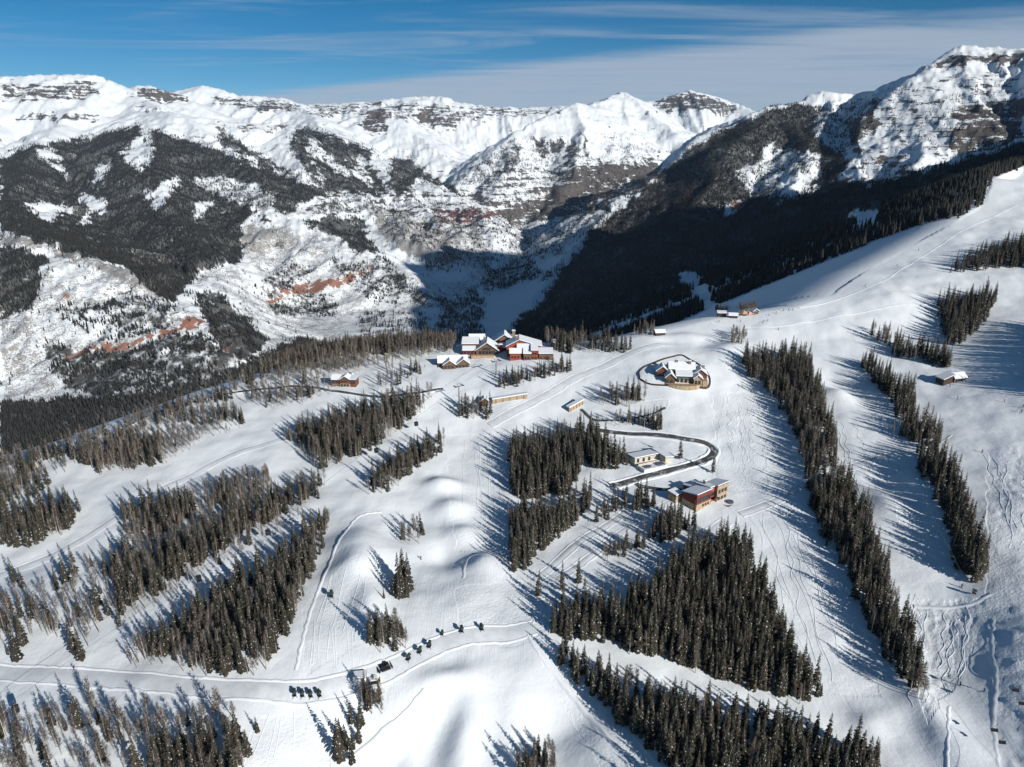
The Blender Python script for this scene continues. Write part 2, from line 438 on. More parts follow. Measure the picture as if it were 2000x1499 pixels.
# ------------------------------------------------------------------ what covers the ground, traced in the photograph and carried onto the land
FOREST = [  # (density, polygon)
    (.95, [(0, 309), (63, 286), (157, 271), (217, 257), (270, 248), (297, 251), (350, 269), (395, 286), (437, 297), (490, 318), (542, 339), (595, 356), (640, 372), (600, 395), (540, 400), (500, 405), (470, 440), (478, 480), (465, 513), (400, 530), (374, 540), (364, 576), (336, 593), (280, 562), (245, 520), (182, 506), (105, 485), (35, 460), (0, 446)]),
    (.9, [(600, 250), (652, 267), (726, 295), (726, 316), (687, 309), (635, 305)]),
    (.9, [(603, 288), (670, 316), (715, 361), (750, 386), (705, 379), (635, 358)]),
    (.9, [(715, 316), (740, 344), (757, 379), (719, 365)]),
    (.9, [(768, 309), (796, 305), (831, 330), (810, 358), (768, 400), (775, 417), (764, 421), (757, 365)]),
    (.9, [(789, 316), (845, 344), (890, 365), (925, 386), (880, 375), (824, 351)]),
    (.9, [(600, 431), (652, 424), (715, 428), (715, 452), (740, 498), (705, 498), (670, 470), (600, 445)]),
    (.85, [(417, 245), (455, 269), (546, 325), (595, 346), (574, 346), (507, 321), (437, 286)]),
    (.85, [(567, 290), (574, 255), (595, 248), (696, 290), (696, 339), (640, 304), (610, 270), (600, 290), (620, 345), (690, 380), (640, 375), (600, 340)]),
    (.95, [(521, 395), (560, 346), (595, 367), (574, 416), (539, 412)]),
    (.3, [(600, 360), (760, 385), (930, 400), (960, 440), (930, 470), (800, 440), (640, 425)]),
    (.3, [(740, 420), (930, 440), (960, 480), (940, 520), (860, 500), (780, 470)]),
    (.55, [(98, 604), (157, 590), (217, 586), (259, 572), (329, 597), (364, 625), (315, 646), (245, 660), (196, 674), (154, 653)]),
    (.75, [(77, 681), (105, 667), (175, 691), (297, 677), (343, 650), (392, 653), (455, 695), (465, 716), (420, 740), (315, 765), (210, 772), (126, 761), (101, 726)]),
    (.9, [(378, 576), (427, 569), (455, 604), (497, 632), (518, 663), (500, 695), (469, 705), (430, 674), (406, 632)]),
    (.55, [(497, 558), (574, 513), (616, 530), (605, 551), (525, 586)]),
    (.6, [(525, 597), (595, 576), (665, 576), (647, 618), (546, 621)]),
    (.6, [(645, 507), (705, 519), (735, 510), (795, 570), (774, 600), (720, 588), (651, 519)]),
    (.7, [(735, 495), (760, 510), (816, 570), (870, 588), (915, 597), (885, 612), (810, 590), (760, 560)]),
    (.5, [(816, 513), (855, 498), (900, 519), (894, 534), (828, 528)]),
    (.35, [(930, 440), (1080, 400), (1230, 350), (1240, 380), (1180, 450), (1100, 470), (1000, 500), (940, 530)]),
    (.22, [(1000, 300), (1260, 290), (1280, 345), (1150, 400), (1000, 430), (950, 400)]),
    (1.0, [(1240, 480), (1250, 409), (1300, 400), (1460, 415), (1640, 355), (1690, 350), (1690, 385), (1450, 445), (1250, 505)]),
    (.6, [(870, 600), (940, 555), (945, 650), (900, 680), (860, 650)]), (.55, [(1000, 500), (1090, 480), (1105, 530), (1070, 545), (1010, 552), (960, 570)]),
    (.6, [(950, 530), (1000, 505), (1080, 520), (1090, 545), (1000, 560), (950, 570)]),
    (.35, [(700, 600), (760, 610), (900, 610), (940, 590), (940, 640), (860, 660), (700, 650)]),
    (.95, [(0, 480), (60, 490), (92, 505), (78, 560), (50, 605), (0, 625)]),
    (1.0, [(0, 800), (100, 782), (300, 768), (440, 728), (520, 690), (600, 660), (640, 680), (560, 720), (400, 790), (200, 870), (0, 930)]),  # conifers packed dense and dark, standing in for the shade in the ravine
    (.9, [(0, 785), (60, 785), (130, 800), (200, 830), (170, 870), (90, 900), (0, 890)]),
    (.5, [(60, 780), (160, 785), (300, 770), (430, 740), (470, 720), (430, 780), (300, 840), (170, 870)]),
    (.55, [(932, 320), (1010, 267), (1006, 285), (964, 362), (954, 372), (897, 358)]),
    (.8, [(1034, 264), (1058, 267), (1083, 302), (1055, 316)]), (.8, [(1013, 271), (1020, 288), (996, 344), (971, 358)]),
    (.8, [(1073, 278), (1097, 267), (1104, 288), (1087, 313)]), (.8, [(1097, 320), (1118, 271), (1135, 288), (1121, 327)]),
    (.8, [(1132, 260), (1142, 257), (1153, 302), (1146, 320)]),
    (.2, [(1180, 260), (1240, 270), (1280, 300), (1260, 320), (1180, 300)]),
    (.95, [(1250, 409), (1288, 341), (1355, 285), (1430, 248), (1520, 210), (1572, 203), (1625, 210), (1715, 191), (1715, 218), (1674, 278), (1648, 293), (1655, 315), (1640, 360), (1599, 368), (1528, 390), (1460, 420), (1363, 435), (1250, 476)]),
    (.12, [(1726, 172), (1794, 176), (1786, 217), (1756, 270), (1719, 247)]), (.18, [(1690, 310), (1780, 320), (1800, 360), (1680, 370)]), (.15, [(1820, 190), (2000, 180), (2000, 300), (1860, 320), (1780, 250)]),
    (1.0, [(990, 690), (1000, 640), (1060, 585), (1150, 462), (1288, 342), (1300, 400), (1260, 490), (1450, 425), (1560, 395), (1680, 370), (1850, 325), (2000, 280), (2200, 250), (2200, 300), (2000, 330), (1935, 345), (1925, 395), (1860, 440), (1700, 530), (1600, 590), (1400, 630), (1280, 660), (1000, 700)]),
]
CLEAR = [[(942, 605), (962, 575), (1020, 553), (1074, 546), (1052, 600), (1012, 628), (942, 630)], [(1040, 500), (1090, 495), (1085, 530), (1050, 530)], [(240, 300), (288, 243), (300, 258), (262, 330)], [(301, 265), (301, 297), (270, 339), (262, 332), (280, 297)], [(63, 304), (95, 287), (130, 311), (95, 315)],
         [(95, 318), (122, 328), (147, 356), (115, 339)], [(192, 321), (224, 321), (196, 356), (185, 353)], [(301, 420), (297, 385), (315, 360), (353, 342), (336, 381), (311, 409)],
         [(277, 390), (290, 365), (300, 375), (290, 395)], [(150, 374), (182, 385), (210, 405), (203, 420), (168, 405)], [(35, 398), (80, 395), (140, 405), (98, 437), (70, 423)],
         [(385, 398), (420, 395), (399, 423), (371, 433)], [(160, 425), (182, 420), (172, 440), (150, 440)], [(195, 380), (210, 395), (205, 410)],
         [(600, 295), (640, 300), (660, 320), (690, 350), (655, 335), (625, 310)], [(735, 316), (745, 316), (770, 400), (765, 425), (755, 380)],
         [(1322, 530), (1356, 530), (1412, 615), (1376, 615), (1340, 572)], [(1651, 431), (1666, 412), (1726, 414), (1719, 435), (1681, 454)],
         [(1455, 325), (1472, 345), (1475, 390), (1468, 385)], [(1572, 285), (1606, 352), (1588, 356)], [(1520, 345), (1560, 345), (1595, 368), (1530, 385)], [(1490, 285), (1510, 280), (1512, 305), (1490, 310)],
         [(1455, 395), (1440, 415), (1410, 425), (1420, 398)]]
HALF = [[(367, 353), (437, 342), (542, 377), (525, 405), (455, 395)], [(1440, 330), (1530, 290), (1600, 300), (1600, 350), (1500, 390), (1450, 370)], [(1600, 200), (1715, 191), (1690, 250), (1640, 300), (1590, 270)]]
BRUSH = [(.85, [(0, 452), (105, 476), (280, 536), (333, 588), (280, 572), (182, 522), (84, 492), (0, 475)]), (.8, [(465, 440), (545, 440), (580, 470), (520, 500), (475, 495)]), (.8, [(730, 425), (800, 438), (900, 485), (880, 520), (800, 500), (740, 460)]),
         (.52, [(0, 600), (100, 500), (300, 560), (420, 640), (520, 560), (480, 500), (560, 440), (700, 480), (860, 560), (960, 500), (960, 560), (700, 650), (450, 720), (100, 790), (0, 800)]),
         (.6, [(0, 625), (60, 600), (80, 680), (100, 770), (0, 790)]), (.5, [(360, 540), (470, 515), (500, 600), (420, 570)]), (.55, [(380, 340), (540, 380), (620, 430), (500, 410)]), (.6, [(700, 400), (930, 430), (960, 520), (850, 520)]), (.5, [(1000, 430), (1250, 400), (1150, 480), (980, 540)])]
RED = [(.9, [(115, 695), (182, 677), (262, 660), (350, 635), (364, 618), (378, 621), (402, 632), (392, 642), (360, 639), (329, 660), (252, 681), (196, 691), (133, 702)]),
       (.9, [(515, 586), (560, 565), (612, 551), (700, 534), (735, 521), (729, 531), (647, 565), (595, 576), (525, 590)]), (.5, [(120, 580), (240, 570), (235, 578), (120, 590)]), (.7, [(820, 521), (885, 495), (905, 501), (840, 524)]),
       (.6, [(430, 670), (455, 672), (450, 690), (432, 685)]), (.75, [(1424, 400), (1436, 391), (1452, 398), (1455, 412), (1424, 412)]), (.5, [(565, 525), (580, 525), (580, 537), (565, 535)])]
MAROON = [(.8, [(848, 417), (870, 403), (925, 407), (978, 410), (981, 424), (915, 438), (852, 428)])]
ROCK = [(.33, [(1690, 200), (1790, 170), (1870, 150), (1990, 140), (1990, 320), (1860, 330), (1780, 370), (1690, 370), (1660, 300)]), (.42, [(960, 330), (1290, 300), (1290, 350), (1000, 440), (900, 400)]), (.42, [(600, 300), (960, 380), (960, 480), (760, 440), (600, 420)]), (.75, [(1865, 203), (1906, 210), (2000, 191), (2000, 293), (1906, 323), (1858, 293)]), (.7, [(1655, 240), (1680, 225), (1725, 240), (1700, 270), (1670, 290)]), (.8, [(1820, 125), (1870, 103), (1930, 110), (2000, 100), (2000, 122), (1900, 122), (1826, 132)]),
        (.75, [(700, 245), (742, 203), (760, 225), (750, 265), (715, 260)]), (.75, [(1280, 195), (1350, 178), (1440, 205), (1440, 225), (1350, 215), (1290, 220)]), (.7, [(900, 370), (1000, 400), (1280, 330), (1290, 350), (1150, 420), (1000, 440)]),
        (.85, [(1110, 330), (1290, 315), (1290, 345), (1180, 360), (1100, 420), (1040, 420)]), (.6, [(0, 165), (190, 160), (195, 195), (0, 200)]), (.55, [(30, 225), (190, 222), (190, 240), (30, 238)]), (.8, [(265, 172), (310, 172), (375, 195), (330, 203), (280, 195)]),
        (.65, [(410, 190), (580, 200), (590, 220), (470, 215)]), (.5, [(600, 205), (760, 200), (940, 210), (1100, 212), (1100, 220), (900, 240), (760, 235), (600, 225)]), (.7, [(800, 225), (830, 215), (900, 235), (890, 250), (820, 245)]), (.6, [(420, 240), (560, 245), (560, 255), (420, 252)])]


def region(polys, u, v, hard=False):
    m = np.zeros(u.shape)
    for d, p in polys:
        m = np.maximum(m, d * inpoly(u, v, p))
    return m


def forest_density(u, v):
    m = region(FOREST, u, v)
    for p in HALF: m = np.where(inpoly(u, v, p), m * .55, m)
    for p in CLEAR: m = np.where(inpoly(u, v, p), 0, m)
    return m


GU, GV = project(GX, GY, GZ)
wob = 11.0
wu = GU + wob * fbm(GX / 90, GY / 90, 3, 301); wv = GV + .6 * wob * fbm(GX / 90 + 30, GY / 90, 3, 302)
farm = (GW != M_HILL)
aF = forest_density(wu, wv) * farm
aB = region(BRUSH, wu, wv) * farm
aR = region(RED, wu, wv) * farm
aM = region(MAROON, wu, wv) * farm
aK = region(ROCK, wu, wv) * farm
# steepness
dzr = np.gradient(GZ, axis=0) / np.maximum(np.gradient(RD, axis=0), 1e-3)
dza = np.gradient(GZ, axis=1) / np.maximum(np.gradient(AZ, axis=1) * RD, 1e-3)
slope = np.hypot(dzr, dza)
aK = np.clip(np.maximum(aK * .92, GC * .36) + farm * .34 * sstep(slope, .85, 1.5), 0, 1) * (GV < 620)
aK = aK * (1 - .3 * (GW == M_SHADE))
for _a in (aF, aB, aR, aM, aK):
    _b = _a.copy(); _b[1:-1, 1:-1] = (_a[1:-1, 1:-1] * 2 + _a[:-2, 1:-1] + _a[2:, 1:-1] + _a[1:-1, :-2] + _a[1:-1, 2:]) / 6
    _a[:] = _b


def attr_node(t, name):
    a = N(t, 'ShaderNodeAttribute'); a.attribute_name = name
    return a.outputs['Fac']


def new_mat(name):
    m = bpy.data.materials.new(name); m.use_nodes = True
    t = m.node_tree; b = t.nodes['Principled BSDF']
    b.inputs['Roughness'].default_value = .85
    b.inputs['Specular IOR Level'].default_value = .25
    return m, t, b


SNOW = (.80, .84, .865)
snow_m, t, b = new_mat('snow_land')
geo = N(t, 'ShaderNodeNewGeometry')
pos = geo.outputs['Position']


def pnz(scale, vec=None, det=4, rough=.55, sc3=None, loc=(0, 0, 0), rot=(0, 0, 0)):
    v = pos if vec is None else vec
    if sc3:
        q = N(t, 'ShaderNodeMapping'); q.inputs['Scale'].default_value = sc3; q.inputs['Location'].default_value = loc; q.inputs['Rotation'].default_value = rot
        L(t, v, q.inputs[0]); v = q.outputs[0]
    n = N(t, 'ShaderNodeTexNoise', inp={'Scale': scale, 'Detail': det, 'Roughness': rough}); L(t, v, n.inputs['Vector'])
    return n.outputs[0]


nA = pnz(.011, det=8, rough=.7)
nB = pnz(.05, det=5, rough=.65)
nS = pnz(1, det=5, rough=.65, sc3=(.004, .004, .05))
rk = attr_node(t, 'rock'); fo = attr_node(t, 'forest'); br = attr_node(t, 'brush'); rd = attr_node(t, 'red'); ma = attr_node(t, 'maroon'); hl = attr_node(t, 'hill')
nV = pnz(1, det=6, rough=.7, sc3=(.022, .022, .006))
rsum = math_node(t, 'ADD', math_node(t, 'MULTIPLY', rk, .86), math_node(t, 'MULTIPLY', math_node(t, 'SUBTRACT', math_node(t, 'ADD', math_node(t, 'MULTIPLY', nV, 1.1), nS), 1.05), 1.5))
far_ = math_node(t, 'SUBTRACT', 1.0, hl)
rfac = math_node(t, 'MULTIPLY', smooth(t, math_node(t, 'ADD', rsum, math_node(t, 'MULTIPLY', math_node(t, 'SUBTRACT', pnz(.16, det=4, rough=.7), .5), .7)), .40, .50), far_)
rockc = mixc(t, nS, (.050, .047, .046), (.165, .146, .132))
rockc = mixc(t, smooth(t, nB, .35, .75), rockc, (.082, .073, .069))
redc = mixc(t, nB, (.19, .075, .058), (.40, .22, .15))
marc = mixc(t, nS, (.10, .045, .045), (.20, .10, .09))
brushc = mixc(t, nB, (.11, .097, .083), (.25, .22, .19))
forc = mixc(t, nB, (.022, .023, .021), (.068, .065, .058))
snowc = mixc(t, math_node(t, 'MULTIPLY', smooth(t, nA, .35, .7), .35), (*SNOW, 1), (.73, .77, .83, 1))
c = mixc(t, rfac, snowc, rockc)
nF = pnz(.22, det=5, rough=.75)
bf = math_node(t, 'MULTIPLY', far_, smooth(t, math_node(t, 'ADD', math_node(t, 'ADD', br, math_node(t, 'MULTIPLY', math_node(t, 'SUBTRACT', nF, .5), 2.4)), math_node(t, 'MULTIPLY', math_node(t, 'SUBTRACT', math_node(t, 'ADD', nB, nA), 1.0), 1.3)), .40, .80))
c = mixc(t, math_node(t, 'MULTIPLY', bf, .85), c, brushc)
ff = math_node(t, 'MULTIPLY', far_, smooth(t, math_node(t, 'ADD', fo, math_node(t, 'MULTIPLY', math_node(t, 'SUBTRACT', math_node(t, 'ADD', nB, nA), 1.0), 1.2)), .45, .85))
c = mixc(t, math_node(t, 'MULTIPLY', ff, .93), c, forc)
rf = smooth(t, math_node(t, 'ADD', math_node(t, 'MULTIPLY', rd, .78), math_node(t, 'MULTIPLY', math_node(t, 'SUBTRACT', math_node(t, 'ADD', nB, nV), 1.0), 1.6)), .36, .56)
c = mixc(t, math_node(t, 'MULTIPLY', rf, smooth(t, rd, .0, .2)), c, redc)
mf = smooth(t, math_node(t, 'ADD', math_node(t, 'MULTIPLY', ma, .7), math_node(t, 'MULTIPLY', math_node(t, 'SUBTRACT', math_node(t, 'ADD', nB, nS), 1.0), 1.6)), .36, .56)
c = mixc(t, math_node(t, 'MULTIPLY', mf, smooth(t, ma, .0, .2)), c, marc)
L(t, c, b.inputs['Base Color'])
# relief: rough rock far away, wind-packed and machine-groomed snow near
nC = pnz(.35, det=3)
nD = pnz(1.0, det=2, sc3=(1.6, .10, .4), rot=(0, 0, R(12)))
gro = attr_node(t, 'groom')
nR = N(t, 'ShaderNodeTexNoise', noise_type='RIDGED_MULTIFRACTAL', inp={'Scale': .013, 'Detail': 6.0, 'Roughness': .55}); L(t, pos, nR.inputs['Vector'])
bh = math_node(t, 'ADD', math_node(t, 'MULTIPLY', nB, 6.0), math_node(t, 'MULTIPLY', nR.outputs[0], 4.0))
bh = math_node(t, 'ADD', bh, math_node(t, 'MULTIPLY', rfac, 3.0))
bp1 = N(t, 'ShaderNodeBump', inp={'Strength': .55, 'Distance': 1.0}); L(t, math_node(t, 'MULTIPLY', bh, math_node(t, 'SUBTRACT', 1.0, hl)), bp1.inputs['Height'])
nh = math_node(t, 'ADD', math_node(t, 'MULTIPLY', nC, .30), math_node(t, 'MULTIPLY', math_node(t, 'MULTIPLY', nD, gro), .22))
nh = math_node(t, 'ADD', nh, math_node(t, 'MULTIPLY', nB, .9))
nh = math_node(t, 'ADD', nh, math_node(t, 'MULTIPLY', math_node(t, 'MULTIPLY', pnz(.9, det=4, rough=.65), attr_node(t, 'churn')), .75))
bp2 = N(t, 'ShaderNodeBump', inp={'Strength': .5, 'Distance': 1.0}); L(t, math_node(t, 'MULTIPLY', nh, hl), bp2.inputs['Height']); L(t, bp1.outputs[0], bp2.inputs['Normal'])
L(t, bp2.outputs[0], b.inputs['Normal'])
b.inputs['Roughness'].default_value = .6

vid = np.arange(NR * NA).reshape(NR, NA)
quads = np.stack([vid[:-1, :-1], vid[:-1, 1:], vid[1:, 1:], vid[1:, :-1]], -1).reshape(-1, 4)[:, ::-1]
fw = GW[:-1, :-1].ravel()
fw = np.where((RD[:-1, :-1].ravel() > 12900), M_BACK, fw)
V = np.stack([GX.ravel(), GY.ravel(), GZ.ravel()], -1)
aH = (GW == M_HILL).astype(float)
CHURN = [(1.0, [(1780, 1180), (1940, 1165), (1960, 1120), (1925, 1220), (1870, 1330), (1810, 1420), (1785, 1290)]), (.8, [(890, 1150), (1040, 1130), (1070, 1230), (1000, 1265), (900, 1255)]), (.9, [(1395, 770), (1480, 770), (1500, 960), (1395, 960)]),
         (.6, [(870, 850), (965, 850), (960, 1090), (890, 1080)]), (1.0, [(1930, 880), (2050, 880), (2050, 1420), (1950, 1400), (1925, 1160)]), (.7, [(500, 1400), (660, 1400), (640, 1520), (460, 1520)]), (.6, [(1040, 1260), (1120, 1270), (1300, 1520), (1180, 1520)]),
         (.8, [(1740, 900), (1850, 960), (1860, 1110), (1760, 1040)]), (.6, [(590, 1190), (700, 1080), (720, 1250), (600, 1320)]), (.5, [(1440, 1010), (1560, 990), (1720, 1360), (1600, 1360)])]
churnA = region(CHURN, GU + 8 * fbm(GX / 12, GY / 12, 2, 611), GV + 6 * fbm(GX / 12 + 5, GY / 12, 2, 612)) * aH
groomA = aH * np.clip(.55 + .9 * fbm(GX / 70, GY / 70, 2, 601), 0, 1) * (1 - churnA)
NAMES = {M_HILL: ('ski_hill', 'groomed snow ski hill with runs and cat tracks'), M_VALLEY: ('valley_floor', 'flat snowy valley floor in blue shade'),
         M_LEFT: ('sunny_mountain', 'sunlit mountain with forest bands and red cliffs'), M_BACK: ('distant_peaks', 'far white peaks and rock walls at the valley head'),
         M_MID: ('central_mountain', 'white pyramid mountain above dark cliffs'), M_RIGHT: ('steep_mountain', 'steep snowy mountain with rock summit and brown forest'), M_SHADE: ('shaded_mountainside', 'dark forested mountainside in shade')}


def mesh_np(name, verts, faces, mat, smooth_=True):
    me = bpy.data.meshes.new(name)
    verts = np.asarray(verts, np.float32); faces = np.asarray(faces, np.int32)
    k = faces.shape[1]
    me.vertices.add(len(verts)); me.vertices.foreach_set('co', verts.ravel())
    me.loops.add(faces.size); me.loops.foreach_set('vertex_index', faces.ravel())
    me.polygons.add(len(faces)); me.polygons.foreach_set('loop_start', np.arange(0, faces.size, k, dtype=np.int32))
    me.polygons.foreach_set('use_smooth', np.full(len(faces), smooth_))
    me.update(calc_edges=True)
    if mat: me.materials.append(mat)
    return me


def link(name, me, parent=None, **props):
    o = bpy.data.objects.new(name, me); COL.objects.link(o)
    if parent: o.parent = parent
    for k, v in props.items(): o[k] = v
    return o


for k, (nm, lab) in NAMES.items():
    q = quads[fw == k]
    if not len(q): continue
    used, inv = np.unique(q, return_inverse=True)
    me = mesh_np(nm, V[used], inv.reshape(-1, 4), snow_m)
    for an, arr in (('rock', aK), ('forest', aF), ('brush', aB), ('red', aR), ('maroon', aM), ('hill', aH), ('groom', groomA), ('churn', churnA)):
        at = me.attributes.new(an, 'FLOAT', 'POINT'); at.data.foreach_set('value', arr.ravel()[used].astype(np.float32))
    link(nm, me, kind='structure', label=lab)

# running horizon along every bearing: what the viewpoint can see
elev = (GZ - CZ) / RD
hor = np.maximum.accumulate(elev, axis=0)


def seen(x, y, ztop, slack):
    r = np.hypot(x, y)
    hz = ground(x, y, np.vstack([np.full((1, NA), -9.), hor[:-1]]))
    return (ztop + slack - CZ) / r > hz


# ------------------------------------------------------------------ tree materials
def leafy(name, ca, cb, rough=.8):
    m, t, b = new_mat(name)
    oi = N(t, 'ShaderNodeObjectInfo')
    g2 = N(t, 'ShaderNodeNewGeometry')
    n = N(t, 'ShaderNodeTexNoise', inp={'Scale': 1.3, 'Detail': 2}); L(t, g2.outputs['Position'], n.inputs['Vector'])
    f = math_node(t, 'MULTIPLY_ADD', oi.outputs['Random'], .6, math_node(t, 'MULTIPLY', n.outputs[0], .4))
    L(t, mixc(t, f, ca, cb), b.inputs['Base Color'])
    b.inputs['Roughness'].default_value = rough
    b.inputs['Specular IOR Level'].default_value = .1
    return m


M_NEEDLE = leafy('spruce_needles', (.033, .033, .024), (.078, .068, .050))
M_FARNEEDLE = leafy('far_needles', (.016, .018, .017), (.046, .043, .038))
M_BARK = leafy('spruce_bark', (.055, .042, .032), (.10, .08, .062))
M_ASPEN = leafy('aspen_bark', (.27, .245, .21), (.46, .42, .37))
M_TWIG = leafy('aspen_twigs', (.105, .088, .072), (.215, .185, .155))
M_SNOWT, _t, _b = new_mat('tree_snow'); _b.inputs['Base Color'].default_value = (.58, .60, .61, 1)


class Mesh:
    def __init__(s): s.v = []; s.f = []; s.m = []

    def tube(s, p, r, n=5, mi=0, cap=False):
        base = len(s.v)
        for k, (c_, rr) in enumerate(zip(p, r)):
            c_ = Vector(c_)
            d = (Vector(p[min(k + 1, len(p) - 1)]) - Vector(p[max(k - 1, 0)])).normalized()
            a = d.orthogonal().normalized(); bb = d.cross(a)
            for i in range(n):
                an = 2 * math.pi * i / n
                s.v.append(tuple(c_ + (a * math.cos(an) + bb * math.sin(an)) * rr))
        for k in range(len(p) - 1):
            for i in range(n):
                j = (i + 1) % n
                s.f.append((base + k * n + i, base + k * n + j, base + (k + 1) * n + j, base + (k + 1) * n + i)); s.m.append(mi)
        if cap:
            s.f.append(tuple(base + (len(p) - 1) * n + i for i in range(n))); s.m.append(mi)
            s.f.append(tuple(base + i for i in reversed(range(n)))); s.m.append(mi)

    def poly(s, pts, mi=0):
        base = len(s.v); s.v += [tuple(p) for p in pts]; s.f.append(tuple(range(base, base + len(pts)))); s.m.append(mi)

    def box(s, x0, x1, y0, y1, z0, z1, mi=0):
        b = len(s.v)
        s.v += [(x0, y0, z0), (x1, y0, z0), (x1, y1, z0), (x0, y1, z0), (x0, y0, z1), (x1, y0, z1), (x1, y1, z1), (x0, y1, z1)]
        for f in ((0, 3, 2, 1), (4, 5, 6, 7), (0, 1, 5, 4), (1, 2, 6, 5), (2, 3, 7, 6), (3, 0, 4, 7)): s.f.append(tuple(b + i for i in f)); s.m.append(mi)

    def prism(s, outline, z0, z1, mi=0):
        """outline: list of (x, y), extruded up"""
        b = len(s.v); n = len(outline)
        s.v += [(x, y, z0) for x, y in outline] + [(x, y, z1) for x, y in outline]
        s.f.append(tuple(b + i for i in reversed(range(n)))); s.m.append(mi)
        s.f.append(tuple(b + n + i for i in range(n))); s.m.append(mi)
        for i in range(n):
            j = (i + 1) % n
            s.f.append((b + i, b + j, b + n + j, b + n + i)); s.m.append(mi)

    def extrude(s, prof, axis, a0, a1, mi=0):
        """prof: (h, z) outline swept along x or y"""
        b = len(s.v); n = len(prof)
        mk = (lambda h, z, a: (a, h, z)) if axis == 'x' else (lambda h, z, a: (h, a, z))
        s.v += [mk(h, z, a0) for h, z in prof] + [mk(h, z, a1) for h, z in prof]
        s.f.append(tuple(b + i for i in range(n))); s.m.append(mi)
        s.f.append(tuple(b + n + i for i in reversed(range(n)))); s.m.append(mi)
        for i in range(n):
            j = (i + 1) % n
            s.f.append((b + j, b + i, b + n + i, b + n + j)); s.m.append(mi)

    def mesh(s, name, mats, smooth_=False):
        me = bpy.data.meshes.new(name); me.from_pydata(s.v, [], s.f)
        for m in (mats if isinstance(mats, (list, tuple)) else [mats]): me.materials.append(m)
        me.polygons.foreach_set('material_index', s.m)
        if smooth_: me.polygons.foreach_set('use_smooth', [True] * len(s.f))
        me.update()
        return me

    def build(s, name, mats, parent=None, **props): return link(name, s.mesh(name, mats), parent, **props)


def spruce(seed, H=18.0, wid=2.1, full=True):
    r = random.Random(seed)
    tr = Mesh(); lean = r.uniform(-.25, .25)
    tr.tube([(0, 0, -.6), (lean * .3, 0, H * .4), (lean, 0, H * .97)], [.26, .17, .03], 5)
    cr = Mesh()
    z = H * r.uniform(.06, .14)
    while z < H * .99:
        f = (z / H)
        ln = wid * 1.12 * (1 - f) ** .72 * (1 if f > .2 else .75 + 1.25 * f) + .15
        nb = 7 if f < .6 else 5
        a0 = r.uniform(0, 6.28)
        for i in range(nb):
            if r.random() < .12: continue
            l_ = ln * r.uniform(.62, 1.18); a = a0 + 6.283 * i / nb + r.uniform(-.3, .3)
            ca, sa = math.cos(a), math.sin(a); w = l_ * r.uniform(.30, .42) + .05
            zz = z + r.uniform(-.2, .2); bx = lean * f
            dr = r.uniform(.25, .6)

            def P(d, side, h): return (bx + ca * d - sa * side, sa * d + ca * side, zz + h)
            b0 = P(.05, 0, .12); ml = P(l_ * .6, w, -l_ * .30 * dr - .12); mc = P(l_ * .55, 0, -l_ * .12 * dr + .05); mr = P(l_ * .6, -w, -l_ * .30 * dr - .12); tp = P(l_, 0, -l_ * dr * .8)
            for tri in ((b0, ml, mc), (b0, mc, mr), (ml, tp, mc), (mc, tp, mr)): cr.poly(tri, 0)
            if r.random() < .34:
                s_ = r.uniform(.16, .42); up = .06
                q0 = P(l_ * (.58 - .4 * s_), 0, .06 + up); q1 = P(l_ * .58, w * s_, -l_ * .28 * dr * s_ + up); q2 = P(l_ * (.58 + .42 * s_), 0, -l_ * dr * .40 * (1 + s_ * .6) + up); q3 = P(l_ * .58, -w * s_, -l_ * .28 * dr * s_ + up)
                qc = P(l_ * .55, 0, -l_ * .12 * dr + .05 + up)
                for tri in ((q0, q1, qc), (q0, qc, q3), (q1, q2, qc), (qc, q2, q3)): cr.poly(tri, 1)
        z += max(.42, H * .052 * (1.08 - .45 * f)) * r.uniform(.85, 1.15)
    cr.tube([(lean * .97, 0, H * .94), (lean, 0, H * 1.03)], [.10, .01], 4, 0)
    return tr, cr


def aspen(seed, H=13.0):
    r = random.Random(seed)
    tr = Mesh(); cr = Mesh()
    lx, ly = r.uniform(-.6, .6), r.uniform(-.6, .6)
    pts = [(0, 0, -.6), (lx * .2, ly * .15, H * .3), (lx * .6, ly * .5, H * .65), (lx, ly, H * .98)]
    tr.tube(pts, [.19, .16, .10, .02], 5)
    for i in range(80):
        f = r.uniform(.32, .96) ** .9; a = r.uniform(0, 6.283)
        ln = H * .17 * (1.1 - f) * r.uniform(.6, 1.3) + .35
        b0 = Vector((lx * f, ly * f, H * f)); up = r.uniform(.5, 1.2)
        d = Vector((math.cos(a), math.sin(a), up)).normalized()
        e = b0 + d * ln; mdl = b0 + d * ln * .5 + Vector((0, 0, -.06 * ln))
        cr.tube([b0, mdl, e], [.06, .045, .015], 3, 0)
        for k in range(5):
            q = b0.lerp(e, r.uniform(.3, .95)); a2 = a + r.uniform(-1.3, 1.3)
            d2 = Vector((math.cos(a2), math.sin(a2), r.uniform(.3, 1.4))).normalized() * r.uniform(.35, .95)
            sd = Vector((-math.sin(a2), math.cos(a2), 0)) * .05
            cr.poly((q - sd, q + sd, q + d2), 0)
    return tr, cr


def joined(name, tr, cr, mats):
    m = Mesh(); m.v = tr.v + cr.v; m.f = list(tr.f) + [tuple(i + len(tr.v) for i in f) for f in cr.f]; m.m = [0] * len(tr.f) + [i + 1 for i in cr.m]
    return m.mesh(name, mats)


